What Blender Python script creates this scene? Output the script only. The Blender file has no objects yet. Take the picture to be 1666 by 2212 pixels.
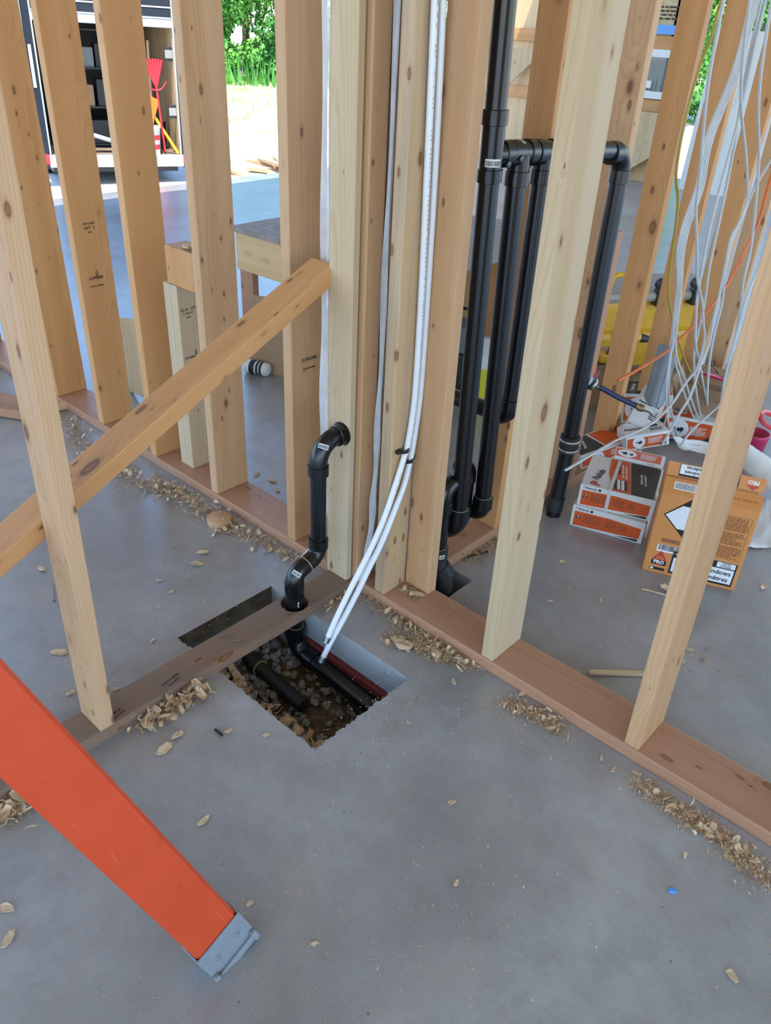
import bpy, bmesh, math, random
from mathutils import Vector, Matrix, Euler, noise

# ---------------------------------------------------------------- camera, world, sun, exposure
SC = bpy.context.scene
COL = SC.collection
CAM_POS = Vector((1.2138, -1.4007, 1.4962))
F_PX, W_PX, H_PX = 1700.1, 1666.0, 2212.0
YAW, PITCH, ROLL = 0.7161, 0.5607, 0.0532
_f = Vector((-math.sin(YAW)*math.cos(PITCH), math.cos(YAW)*math.cos(PITCH), -math.sin(PITCH)))
_r0 = Vector((math.cos(YAW), math.sin(YAW), 0))
_u0 = _r0.cross(_f)
_r = math.cos(ROLL)*_r0 + math.sin(ROLL)*_u0
_u = -math.sin(ROLL)*_r0 + math.cos(ROLL)*_u0
cam = bpy.data.cameras.new('camera')
cam.sensor_fit = 'HORIZONTAL'
cam.sensor_width = 36.0
cam.lens = 36.0*F_PX/W_PX
cam.clip_start, cam.clip_end = 0.02, 300
camo = bpy.data.objects.new('camera', cam)
COL.objects.link(camo)
camo.matrix_world = Matrix(((_r.x, _u.x, -_f.x, CAM_POS.x), (_r.y, _u.y, -_f.y, CAM_POS.y), (_r.z, _u.z, -_f.z, CAM_POS.z), (0, 0, 0, 1)))
SC.camera = camo

world = bpy.data.worlds.new('sky')
SC.world = world
world.use_nodes = True
wt = world.node_tree
wt.nodes.clear()
sky = wt.nodes.new('ShaderNodeTexSky')
sky.sky_type = 'NISHITA'
sky.sun_disc = False
sky.sun_elevation = math.radians(58)
sky.sun_rotation = math.radians(127)
sky.air_density, sky.dust_density, sky.ozone_density = 1.3, 0.6, 2.0
bgn = wt.nodes.new('ShaderNodeBackground')
bgn.inputs['Strength'].default_value = 0.50
wo = wt.nodes.new('ShaderNodeOutputWorld')
tint = wt.nodes.new('ShaderNodeMix')             # the picture is white-balanced for the shade under the roof
tint.data_type, tint.blend_type = 'RGBA', 'MULTIPLY'
tint.inputs[0].default_value = 1.0
tint.inputs[7].default_value = (0.87, 1.0, 1.16, 1)
wt.links.new(sky.outputs[0], tint.inputs[6])
wt.links.new(tint.outputs[2], bgn.inputs['Color'])
wt.links.new(bgn.outputs[0], wo.inputs['Surface'])

sun = bpy.data.lights.new('sun', 'SUN')
sun.energy = 7.0
sun.angle = math.radians(0.6)
sun.color = (1.0, 0.95, 0.86)
suno = bpy.data.objects.new('sun', sun)
COL.objects.link(suno)
suno.rotation_euler = Vector((-0.32, 0.24, -0.92)).to_track_quat('-Z', 'Y').to_euler()

SC.view_settings.view_transform = 'Standard'
SC.view_settings.look = 'None'
SC.view_settings.exposure = 0.25
SC.view_settings.gamma = 1.0
SC.view_settings.use_curve_mapping = False

def ray(x, y):
    return CAM_POS, _f + _r*((x-W_PX/2)/F_PX) - _u*((y-H_PX/2)/F_PX)
def on(x, y, axis, v):                      # the point of a world plane that lies behind a photograph pixel
    o, d = ray(x, y)
    k = 'XYZ'.index(axis)
    return o + d*((v-o[k])/d[k])
def along(x, y, dist):
    o, d = ray(x, y)
    return o + d.normalized()*dist

# ---------------------------------------------------------------- node materials
def M_new(name):
    m = bpy.data.materials.new(name)
    m.use_nodes = True
    nt = m.node_tree
    b = nt.nodes['Principled BSDF']
    return m, nt, b
def N(nt, t, ins=None, **kw):
    n = nt.nodes.new('ShaderNode'+t)
    for k, v in kw.items():
        setattr(n, k, v)
    for k, v in (ins or {}).items():
        if hasattr(v, 'is_linked') or isinstance(v, bpy.types.NodeSocket):
            nt.links.new(v, n.inputs[k])
        else:
            n.inputs[k].default_value = v
    return n
def math_(nt, op, a, b=0.0, c=None, clamp=False):
    n = nt.nodes.new('ShaderNodeMath')
    n.operation = op
    n.use_clamp = clamp
    for i, v in enumerate((a, b, c)):
        if v is None: continue
        if isinstance(v, bpy.types.NodeSocket): nt.links.new(v, n.inputs[i])
        else: n.inputs[i].default_value = v
    return n.outputs[0]
def mix(nt, fac, a, b, blend='MIX'):
    n = nt.nodes.new('ShaderNodeMix')
    n.data_type = 'RGBA'
    n.blend_type = blend
    n.clamp_factor = True
    for i, v in ((0, fac), (6, a), (7, b)):
        if isinstance(v, bpy.types.NodeSocket): nt.links.new(v, n.inputs[i])
        elif i == 0: n.inputs[0].default_value = v
        else: n.inputs[i].default_value = (v[0], v[1], v[2], 1)
    return n.outputs[2]
def ramp(nt, fac, stops, interp='LINEAR'):
    n = nt.nodes.new('ShaderNodeValToRGB')
    cr = n.color_ramp
    cr.interpolation = interp
    while len(cr.elements) < len(stops): cr.elements.new(0.5)
    for e, (p, c) in zip(cr.elements, stops):
        e.position = p
        e.color = (c, c, c, 1) if isinstance(c, (int, float)) else (c[0], c[1], c[2], 1)
    nt.links.new(fac, n.inputs[0])
    return n.outputs[0]
def srgb(r, g, b):
    return tuple(((v/255)/12.92 if v/255 <= 0.04045 else ((v/255+0.055)/1.055)**2.4) for v in (r, g, b))
def bump(nt, b, h, strength=0.2, dist=0.002):
    n = N(nt, 'Bump', {'Height': h, 'Strength': strength, 'Distance': dist})
    nt.links.new(n.outputs[0], b.inputs['Normal'])
def plain(name, col, rough=0.5, metal=0.0, var=0.06, scale=30.0, spec=None, coat=0.0):
    m, nt, b = M_new(name)
    tc = N(nt, 'TexCoord')
    no = N(nt, 'TexNoise', {'Vector': tc.outputs['Object'], 'Scale': scale, 'Detail': 4.0})
    c = mix(nt, no.outputs[0], tuple(v*(1-var*2) for v in col), tuple(min(1, v*(1+var*2)) for v in col))
    nt.links.new(c, b.inputs['Base Color'])
    b.inputs['Roughness'].default_value = rough
    b.inputs['Metallic'].default_value = metal
    if spec is not None: b.inputs['Specular IOR Level'].default_value = spec
    if coat: b.inputs['Coat Weight'].default_value = coat
    return m

def wood(name, pale, warm, knot=1.0, rings=1.0, seed=0.0, rough=0.55, blue=0.0, dirt=0.0):
    m, nt, b = M_new(name)
    tc = N(nt, 'TexCoord')
    oi = N(nt, 'ObjectInfo')
    off = N(nt, 'VectorMath', {0: (13.1+seed, 7.7, 5.3), 3: oi.outputs['Random']}, operation='SCALE')
    off2 = N(nt, 'VectorMath', {0: off.outputs[0], 3: 9.0}, operation='SCALE')
    P = N(nt, 'VectorMath', {0: tc.outputs['Object'], 1: off2.outputs[0]}, operation='ADD').outputs[0]
    # knots: two sizes of ellipsoids, long along the grain
    def knots(sx, sz, r0, shift):
        v = N(nt, 'VectorMath', {0: P, 1: (sx, sx, sz)}, operation='MULTIPLY')
        v = N(nt, 'VectorMath', {0: v.outputs[0], 1: (shift, shift*1.7, shift*0.6)}, operation='ADD')
        vo = N(nt, 'TexVoronoi', {'Vector': v.outputs[0], 'Scale': 1.0, 'Randomness': 1.0})
        sep = N(nt, 'SeparateColor', {'Color': vo.outputs['Color']})
        rad = math_(nt, 'MULTIPLY_ADD', math_(nt, 'POWER', sep.outputs[0], 2.2), r0*1.15, r0*0.22)
        return math_(nt, 'DIVIDE', vo.outputs['Distance'], rad)
    k1 = knots(10.0, 5.0, 0.125, 0.0)
    k2 = knots(26.0, 11.0, 0.15, 4.2)
    kd = math_(nt, 'MINIMUM', k1, k2)
    near = math_(nt, 'SUBTRACT', 1.0, math_(nt, 'MULTIPLY', k1, 0.28), clamp=True)
    # growth rings about a pith outside the board, wandering along the grain
    w1 = N(nt, 'VectorMath', {0: P, 1: (3.0, 3.0, 0.9)}, operation='MULTIPLY')
    n1 = N(nt, 'TexNoise', {'Vector': w1.outputs[0], 'Scale': 1.0, 'Detail': 2.0, 'Roughness': 0.4})
    w2 = N(nt, 'VectorMath', {0: P, 1: (30.0, 30.0, 2.2)}, operation='MULTIPLY')
    n2 = N(nt, 'TexNoise', {'Vector': w2.outputs[0], 'Scale': 1.0, 'Detail': 3.0})
    so = N(nt, 'SeparateXYZ', {0: tc.outputs['Object']})
    rnd = N(nt, 'TexWhiteNoise', {'W': oi.outputs['Random']}, noise_dimensions='1D')
    rs = N(nt, 'SeparateColor', {'Color': rnd.outputs['Color']})
    px = math_(nt, 'ADD', so.outputs[0], math_(nt, 'MULTIPLY_ADD', rs.outputs[0], 0.16, -0.08))
    py = math_(nt, 'ADD', so.outputs[1], math_(nt, 'MULTIPLY_ADD', rs.outputs[1], 0.09, 0.015))
    rr = math_(nt, 'SQRT', math_(nt, 'ADD', math_(nt, 'MULTIPLY', px, px), math_(nt, 'MULTIPLY', py, py)))
    rr = math_(nt, 'ADD', rr, math_(nt, 'MULTIPLY', n1.outputs[0], 0.075))
    rr = math_(nt, 'ADD', rr, math_(nt, 'MULTIPLY', near, 0.016))
    rr = math_(nt, 'ADD', rr, math_(nt, 'MULTIPLY', n2.outputs[0], 0.0022))
    ring = math_(nt, 'FRACT', math_(nt, 'MULTIPLY', rr, 155.0))
    ring = ramp(nt, ring, [(0.0, 0.0), (0.62, 0.12), (0.86, 1.0), (0.93, 0.8), (1.0, 0.0)])
    # broad tone of heart- and sapwood, board by board
    w3 = N(nt, 'VectorMath', {0: P, 1: (14.0, 14.0, 0.7)}, operation='MULTIPLY')
    n3 = N(nt, 'TexNoise', {'Vector': w3.outputs[0], 'Scale': 1.0, 'Detail': 2.0})
    tone = ramp(nt, n3.outputs[0], [(0.36, 0.0), (0.64, 1.0)])
    tone = math_(nt, 'MULTIPLY_ADD', rs.outputs[2], 0.35, math_(nt, 'MULTIPLY', tone, 0.65))
    col = mix(nt, tone, pale, warm)
    w4 = N(nt, 'VectorMath', {0: P, 1: (420.0, 420.0, 9.0)}, operation='MULTIPLY')
    n4 = N(nt, 'TexNoise', {'Vector': w4.outputs[0], 'Scale': 1.0, 'Detail': 2.0})
    col = mix(nt, math_(nt, 'MULTIPLY', ramp(nt, n4.outputs[0], [(0.45, 0.0), (0.75, 1.0)]), 0.22), col, tuple(v*0.72 for v in warm))
    col = mix(nt, math_(nt, 'MULTIPLY', ring, 0.27*rings), col, (warm[0]*0.72, warm[1]*0.55, warm[2]*0.42))
    if blue:
        w5 = N(nt, 'VectorMath', {0: P, 1: (40.0, 40.0, 1.5)}, operation='MULTIPLY')
        n5 = N(nt, 'TexNoise', {'Vector': w5.outputs[0], 'Scale': 1.0, 'Detail': 3.0})
        col = mix(nt, math_(nt, 'MULTIPLY', ramp(nt, n5.outputs[0], [(0.5, 0.0), (0.66, 1.0)]), blue), col, (0.20, 0.20, 0.20))
    if dirt:
        n6 = N(nt, 'TexNoise', {'Vector': tc.outputs['Object'], 'Scale': 9.0, 'Detail': 6.0, 'Roughness': 0.65})
        col = mix(nt, math_(nt, 'MULTIPLY', ramp(nt, n6.outputs[0], [(0.42, 0.0), (0.7, 1.0)]), dirt), col, (0.16, 0.12, 0.09))
    if knot:
        halo = ramp(nt, math_(nt, 'MULTIPLY', kd, 0.5), [(0.0, 1.0), (0.5, 0.75), (0.62, 0.25), (1.0, 0.0)])
        col = mix(nt, math_(nt, 'MULTIPLY', halo, 0.8*knot), col, (0.33, 0.145, 0.055))
        core = ramp(nt, math_(nt, 'MULTIPLY', kd, 0.5), [(0.0, 0.7), (0.2, 0.45), (0.38, 1.0), (0.47, 0.0)])
        col = mix(nt, math_(nt, 'MULTIPLY', core, 0.75*knot), col, (0.085, 0.035, 0.016))
    nt.links.new(col, b.inputs['Base Color'])
    b.inputs['Roughness'].default_value = rough
    b.inputs['Specular IOR Level'].default_value = 0.35
    hh = math_(nt, 'ADD', math_(nt, 'MULTIPLY', ring, -0.4), n4.outputs[0])
    bump(nt, b, hh, 0.12, 0.0006)
    return m

MAT = {}
MAT['pine'] = wood('pine_lumber', (0.63, 0.405, 0.235), (0.52, 0.285, 0.138))
MAT['pine_warm'] = wood('pine_lumber_warm', (0.64, 0.345, 0.150), (0.54, 0.255, 0.090), seed=3.0)
MAT['pine_pale'] = wood('pine_lumber_pale', (0.60, 0.475, 0.335), (0.52, 0.36, 0.20), seed=5.0)
MAT['pine_blue'] = wood('pine_lumber_bluestained', (0.60, 0.43, 0.265), (0.52, 0.33, 0.17), seed=7.0, blue=0.4)
MAT['pine_pink'] = wood('fir_lumber_pink', (0.50, 0.275, 0.17), (0.40, 0.20, 0.115), seed=9.0, knot=0.8, rough=0.38)
MAT['pine_brown'] = wood('weathered_shaded_lumber_brown', (0.30, 0.195, 0.13), (0.22, 0.135, 0.09), seed=11.0, rings=0.7, dirt=0.45, rough=0.5)
MAT['pine_shop'] = wood('scrap_lumber', (0.62, 0.46, 0.28), (0.50, 0.33, 0.17), seed=13.0, knot=0.6)

def concrete():
    m, nt, b = M_new('concrete_slab')
    tc = N(nt, 'TexCoord')
    P = tc.outputs['Object']
    a = N(nt, 'TexNoise', {'Vector': P, 'Scale': 1.6, 'Detail': 5.0, 'Roughness': 0.55, 'Distortion': 0.6})
    c = N(nt, 'TexNoise', {'Vector': P, 'Scale': 11.0, 'Detail': 8.0, 'Roughness': 0.7})
    d = N(nt, 'TexNoise', {'Vector': P, 'Scale': 230.0, 'Detail': 3.0})
    col = mix(nt, ramp(nt, a.outputs[0], [(0.33, 0.0), (0.66, 1.0)]), (0.205, 0.205, 0.200), (0.375, 0.378, 0.376))
    col = mix(nt, math_(nt, 'MULTIPLY', ramp(nt, c.outputs[0], [(0.42, 0.0), (0.72, 1.0)]), 0.62), col, (0.185, 0.168, 0.15))
    # tan dust
    e = N(nt, 'TexNoise', {'Vector': P, 'Scale': 3.1, 'Detail': 6.0, 'Roughness': 0.6, 'Distortion': 1.0})
    col = mix(nt, math_(nt, 'MULTIPLY', ramp(nt, e.outputs[0], [(0.5, 0.0), (0.7, 1.0)]), 0.38), col, (0.375, 0.325, 0.265))
    col = mix(nt, math_(nt, 'MULTIPLY', ramp(nt, d.outputs[0], [(0.35, 0.0), (0.7, 1.0)]), 0.25), col, (0.46, 0.455, 0.445))
    # small dark and pale specks
    v = N(nt, 'TexVoronoi', {'Vector': P, 'Scale': 34.0})
    vs = N(nt, 'SeparateColor', {'Color': v.outputs['Color']})
    dark = math_(nt, 'MULTIPLY', math_(nt, 'LESS_THAN', v.outputs['Distance'], math_(nt, 'MULTIPLY', vs.outputs[0], 0.11)), math_(nt, 'GREATER_THAN', vs.outputs[1], 0.72))
    col = mix(nt, math_(nt, 'MULTIPLY', dark, 0.75), col, (0.075, 0.068, 0.06))
    v2 = N(nt, 'TexVoronoi', {'Vector': P, 'Scale': 62.0})
    vt = N(nt, 'SeparateColor', {'Color': v2.outputs['Color']})
    sp = math_(nt, 'MULTIPLY', math_(nt, 'LESS_THAN', v2.outputs['Distance'], math_(nt, 'MULTIPLY', vt.outputs[0], 0.10)), math_(nt, 'GREATER_THAN', vt.outputs[1], 0.62))
    col = mix(nt, math_(nt, 'MULTIPLY', sp, 0.7), col, (0.55, 0.47, 0.36))
    # trowel scuffs
    w = N(nt, 'VectorMath', {0: P, 1: (26.0, 3.0, 3.0)}, operation='MULTIPLY')
    s = N(nt, 'TexNoise', {'Vector': w.outputs[0], 'Scale': 1.0, 'Detail': 2.0, 'Distortion': 2.0})
    col = mix(nt, math_(nt, 'MULTIPLY', ramp(nt, s.outputs[0], [(0.62, 0.0), (0.74, 1.0)]), 0.16), col, (0.22, 0.22, 0.225))
    nt.links.new(col, b.inputs['Base Color'])
    b.inputs['Specular IOR Level'].default_value = 0.9
    b.inputs['Coat Weight'].default_value = 0.6
    b.inputs['Coat Roughness'].default_value = 0.22
    r = math_(nt, 'MULTIPLY_ADD', a.outputs[0], 0.25, 0.24)
    nt.links.new(r, b.inputs['Roughness'])
    bump(nt, b, math_(nt, 'ADD', d.outputs[0], c.outputs[0]), 0.10, 0.0008)
    return m
MAT['concrete'] = concrete()

def cut_concrete():
    m, nt, b = M_new('sawn_concrete_edge')
    tc = N(nt, 'TexCoord')
    d = N(nt, 'TexNoise', {'Vector': tc.outputs['Object'], 'Scale': 60.0, 'Detail': 6.0})
    v = N(nt, 'TexVoronoi', {'Vector': tc.outputs['Object'], 'Scale': 140.0})
    col = mix(nt, d.outputs[0], (0.28, 0.285, 0.28), (0.42, 0.43, 0.42))
    col = mix(nt, math_(nt, 'LESS_THAN', v.outputs['Distance'], 0.16), col, (0.13, 0.13, 0.13))
    nt.links.new(col, b.inputs['Base Color'])
    b.inputs['Roughness'].default_value = 0.8
    bump(nt, b, d.outputs[0], 0.4, 0.002)
    return m
MAT['cut'] = cut_concrete()

def noise_mat(name, c0, c1, scale, rough=0.8, lo=0.35, hi=0.65, bstr=0.3, bdist=0.002, detail=6.0):
    m, nt, b = M_new(name)
    tc = N(nt, 'TexCoord')
    n = N(nt, 'TexNoise', {'Vector': tc.outputs['Object'], 'Scale': scale, 'Detail': detail, 'Roughness': 0.6})
    nt.links.new(mix(nt, ramp(nt, n.outputs[0], [(lo, 0.0), (hi, 1.0)]), c0, c1), b.inputs['Base Color'])
    b.inputs['Roughness'].default_value = rough
    bump(nt, b, n.outputs[0], bstr, bdist)
    return m
MAT['soil'] = noise_mat('dark_soil', (0.055, 0.040, 0.028), (0.15, 0.105, 0.068), 55.0, 0.95, bstr=0.8, bdist=0.006)
MAT['ground'] = noise_mat('gravel_yard', (0.50, 0.48, 0.44), (0.66, 0.64, 0.60), 6.0, 0.95)
MAT['field'] = noise_mat('dry_grass_field', (0.30, 0.34, 0.13), (0.52, 0.50, 0.30), 1.3, 0.95)
def stone_mat():
    m, nt, b = M_new('crushed_stone')
    oi = N(nt, 'ObjectInfo')
    tc = N(nt, 'TexCoord')
    n = N(nt, 'TexNoise', {'Vector': tc.outputs['Object'], 'Scale': 90.0, 'Detail': 5.0})
    c = mix(nt, oi.outputs['Random'], (0.17, 0.175, 0.185), (0.38, 0.37, 0.36))
    c = mix(nt, math_(nt, 'MULTIPLY', n.outputs[0], 0.6), c, (0.12, 0.10, 0.08))
    nt.links.new(c, b.inputs['Base Color'])
    b.inputs['Roughness'].default_value = 0.85
    bump(nt, b, n.outputs[0], 0.3, 0.001)
    return m
MAT['stone'] = stone_mat()
def shaving_mat():
    m, nt, b = M_new('wood_shavings')
    tc = N(nt, 'TexCoord')
    n = N(nt, 'TexNoise', {'Vector': tc.outputs['Object'], 'Scale': 38.0, 'Detail': 3.0})
    w = N(nt, 'VectorMath', {0: tc.outputs['Object'], 1: (500.0, 90.0, 200.0)}, operation='MULTIPLY')
    n2 = N(nt, 'TexNoise', {'Vector': w.outputs[0], 'Scale': 1.0, 'Detail': 1.0})
    c = mix(nt, ramp(nt, n.outputs[0], [(0.35, 0.0), (0.65, 1.0)]), (0.70, 0.545, 0.365), (0.50, 0.315, 0.165))
    c = mix(nt, math_(nt, 'MULTIPLY', n2.outputs[0], 0.35), c, (0.42, 0.25, 0.12))
    nt.links.new(c, b.inputs['Base Color'])
    b.inputs['Roughness'].default_value = 0.7
    return m
MAT['shaving'] = shaving_mat()
MAT['abs'] = plain('black_plastic_pipe', (0.0048, 0.0050, 0.0058), 0.26, var=0.2, scale=14, spec=0.55)
MAT['abs_matte'] = plain('dusty_black_pipe', (0.016, 0.016, 0.016), 0.55, var=0.3, scale=20)
MAT['rubber'] = plain('black_rubber', (0.011, 0.011, 0.012), 0.55)
MAT['glue'] = plain('yellow_cement_ring', (0.34, 0.33, 0.16), 0.4)
MAT['steel'] = plain('stainless_band', (0.33, 0.33, 0.33), 0.35, 0.9)
MAT['nail'] = plain('nail_steel', (0.22, 0.20, 0.18), 0.4, 0.8)
MAT['brass'] = plain('tarnished_brass', (0.22, 0.15, 0.08), 0.42, 0.7, var=0.2)
MAT['label'] = plain('white_sticker', (0.74, 0.74, 0.74), 0.5, var=0.02)
MAT['white'] = plain('white_card', (0.70, 0.69, 0.67), 0.55, var=0.04, scale=12)
MAT['ink'] = plain('black_ink', (0.013, 0.013, 0.014), 0.6)
MAT['ink_wood'] = plain('mill_stamp_ink', (0.06, 0.04, 0.03), 0.7)
MAT['ink_red'] = plain('red_ink', (0.50, 0.045, 0.03), 0.6)
MAT['ink_brown'] = plain('brown_print', (0.16, 0.055, 0.02), 0.6)
MAT['orange_card'] = plain('orange_card', (0.62, 0.092, 0.014), 0.42, var=0.05, scale=8)
MAT['black_card'] = plain('black_card', (0.018, 0.018, 0.019), 0.42)
MAT['tan_orange'] = plain('orange_brown_carton', (0.60, 0.235, 0.066), 0.5, var=0.05, scale=9)
MAT['kraft'] = plain('kraft_cardboard', (0.36, 0.225, 0.125), 0.75, var=0.08, scale=10)
MAT['grey_rubber'] = plain('grey_rubber_foot', (0.215, 0.235, 0.26), 0.45, var=0.08)
MAT['pex'] = None
def pex_mat():
    m, nt, b = M_new('milky_water_tube')
    b.inputs['Base Color'].default_value = (0.78, 0.79, 0.83, 1)
    b.inputs['Roughness'].default_value = 0.3
    b.inputs['Subsurface Weight'].default_value = 0.25
    b.inputs['Subsurface Radius'].default_value = (0.01, 0.01, 0.01)
    tc = N(nt, 'TexCoord')
    n = N(nt, 'TexNoise', {'Vector': tc.outputs['Object'], 'Scale': 12.0})
    nt.links.new(mix(nt, n.outputs[0], (0.74, 0.755, 0.80), (0.82, 0.82, 0.84)), b.inputs['Base Color'])
    return m
MAT['pex'] = pex_mat()
MAT['pex_print'] = plain('faded_red_print', (0.62, 0.40, 0.36), 0.5)
def poly_mat():
    m, nt, b = M_new('clear_poly_sheet')
    b.inputs['Base Color'].default_value = (0.88, 0.90, 0.95, 1)
    b.inputs['Roughness'].default_value = 0.22
    tc = N(nt, 'TexCoord')
    n = N(nt, 'TexNoise', {'Vector': tc.outputs['Object'], 'Scale': 9.0, 'Detail': 4.0})
    bump(nt, b, n.outputs[0], 0.5, 0.01)
    tr = N(nt, 'BsdfTransparent')
    ms = N(nt, 'MixShader', {0: math_(nt, 'MULTIPLY_ADD', n.outputs[0], 0.5, 0.35), 1: tr.outputs[0], 2: b.outputs[0]})
    nt.links.new(ms.outputs[0], nt.nodes['Material Output'].inputs['Surface'])
    return m
MAT['poly'] = poly_mat()
def fiberglass():
    m, nt, b = M_new('orange_fibreglass')
    tc = N(nt, 'TexCoord')
    P = tc.outputs['Object']
    n = N(nt, 'TexNoise', {'Vector': P, 'Scale': 7.0, 'Detail': 5.0})
    c = mix(nt, n.outputs[0], (0.50, 0.042, 0.009), (0.68, 0.075, 0.015))
    w = N(nt, 'VectorMath', {0: P, 1: (60.0, 60.0, 7.0)}, operation='MULTIPLY')
    s = N(nt, 'TexNoise', {'Vector': w.outputs[0], 'Scale': 1.0, 'Detail': 5.0, 'Roughness': 0.7, 'Distortion': 1.4})
    c = mix(nt, math_(nt, 'MULTIPLY', ramp(nt, s.outputs[0], [(0.63, 0.0), (0.72, 1.0)]), 0.35), c, (0.85, 0.32, 0.18))
    g = N(nt, 'TexNoise', {'Vector': P, 'Scale': 34.0, 'Detail': 3.0})
    c = mix(nt, math_(nt, 'MULTIPLY', ramp(nt, g.outputs[0], [(0.64, 0.0), (0.74, 1.0)]), 0.3), c, (0.25, 0.03, 0.01))
    nt.links.new(c, b.inputs['Base Color'])
    b.inputs['Roughness'].default_value = 0.42
    return m
MAT['fiberglass'] = fiberglass()
def osb(name, c0, c1, sc):
    m, nt, b = M_new(name)
    tc = N(nt, 'TexCoord')
    v = N(nt, 'VectorMath', {0: tc.outputs['Object'], 1: (1.0, 2.6, 1.6)}, operation='MULTIPLY')
    vo = N(nt, 'TexVoronoi', {'Vector': v.outputs[0], 'Scale': sc})
    s = N(nt, 'SeparateColor', {'Color': vo.outputs['Color']})
    n = N(nt, 'TexNoise', {'Vector': v.outputs[0], 'Scale': sc*1.5, 'Detail': 5.0})
    f = math_(nt, 'MULTIPLY_ADD', s.outputs[0], 0.6, math_(nt, 'MULTIPLY', n.outputs[0], 0.4))
    nt.links.new(mix(nt, f, c0, c1), b.inputs['Base Color'])
    b.inputs['Roughness'].default_value = 0.7
    bump(nt, b, f, 0.5, 0.003)
    return m
MAT['osb_grey'] = osb('weathered_strand_board', (0.20, 0.165, 0.145), (0.42, 0.35, 0.315), 22.0)
MAT['osb'] = osb('strand_board', (0.42, 0.29, 0.14), (0.72, 0.60, 0.38), 26.0)
MAT['plywood'] = wood('spruce_plywood', (0.72, 0.50, 0.27), (0.62, 0.39, 0.19), knot=0.2, rings=0.35, seed=21.0)
MAT['red'] = plain('red_plastic', (0.62, 0.03, 0.045), 0.4)
MAT['magenta'] = plain('magenta_plastic', (0.45, 0.02, 0.085), 0.35)
MAT['yellow'] = plain('yellow_plastic', (0.72, 0.40, 0.03), 0.4, var=0.1)
MAT['yellow_card'] = plain('yellow_green_card', (0.62, 0.60, 0.03), 0.5)
MAT['dark'] = plain('dark_grey_plastic', (0.03, 0.032, 0.035), 0.5)
MAT['blue'] = plain('dark_blue_hose', (0.010, 0.022, 0.075), 0.45)
MAT['navy'] = plain('navy_trailer_skin', (0.012, 0.018, 0.03), 0.35)
MAT['alu'] = plain('aluminium_trim', (0.62, 0.64, 0.66), 0.35, 0.6)
MAT['galv'] = plain('grey_duct_metal', (0.21, 0.235, 0.265), 0.5, 0.2, var=0.1)
MAT['cable'] = plain('white_cable_jacket', (0.55, 0.56, 0.57), 0.4)
MAT['cable_y'] = plain('yellow_cable_jacket', (0.42, 0.30, 0.05), 0.4)
MAT['cable_o'] = plain('orange_cable_jacket', (0.72, 0.17, 0.05), 0.4)
MAT['shirt'] = plain('white_plastic', (0.72, 0.73, 0.75), 0.45)
MAT['bluewrap'] = plain('blue_membrane', (0.08, 0.30, 0.72), 0.35)
def leaf_mat():
    m, nt, b = M_new('tree_leaves')
    tc = N(nt, 'TexCoord')
    n = N(nt, 'TexNoise', {'Vector': tc.outputs['Object'], 'Scale': 1.1, 'Detail': 4.0})
    nt.links.new(mix(nt, ramp(nt, n.outputs[0], [(0.35, 0.0), (0.65, 1.0)]), (0.05, 0.21, 0.03), (0.17, 0.42, 0.05)), b.inputs['Base Color'])
    b.inputs['Roughness'].default_value = 0.6
    b.inputs['Transmission Weight'].default_value = 0.0
    return m
MAT['leaf'] = leaf_mat()
MAT['bark'] = noise_mat('tree_bark', (0.10, 0.075, 0.05), (0.2, 0.16, 0.11), 9.0)
def glass_mat():
    m, nt, b = M_new('window_glass')
    b.inputs['Base Color'].default_value = (0.05, 0.07, 0.1, 1)
    b.inputs['Roughness'].default_value = 0.05
    tr = N(nt, 'BsdfTransparent')
    ms = N(nt, 'MixShader', {0: 0.75, 1: tr.outputs[0], 2: b.outputs[0]})
    nt.links.new(ms.outputs[0], nt.nodes['Material Output'].inputs['Surface'])
    return m
MAT['glass'] = glass_mat()

# ---------------------------------------------------------------- object helpers
R = random.Random(7)
WM = {}                                        # world matrix of every object that may carry children
def link(o, M, parent=None):
    COL.objects.link(o)
    if parent is not None:
        o.parent = parent
        o.matrix_basis = WM[parent.name].inverted() @ M
    else:
        o.matrix_basis = M
    WM[o.name] = M.copy()
    return o
def thing(name, label, cat, loc=(0, 0, 0), group=None, M=None, kind=None):
    o = bpy.data.objects.new(name, None)
    o.empty_display_size = 0.05
    link(o, M if M is not None else Matrix.Translation(loc))
    return tag(o, label, cat, group, kind)
def tag(o, label=None, cat=None, group=None, kind=None):
    if label: o['label'] = label
    if cat: o['category'] = cat
    if group: o['group'] = group
    if kind: o['kind'] = kind
    return o
def frame(o, z, x):
    z = Vector(z).normalized()
    x = Vector(x)
    x = (x - z*x.dot(z)).normalized()
    y = z.cross(x)
    m = Matrix.Identity(4)
    for i, v in enumerate((x, y, z)):
        m[0][i], m[1][i], m[2][i] = v
    m.translation = Vector(o)
    return m
T_ = Matrix.Translation
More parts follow.
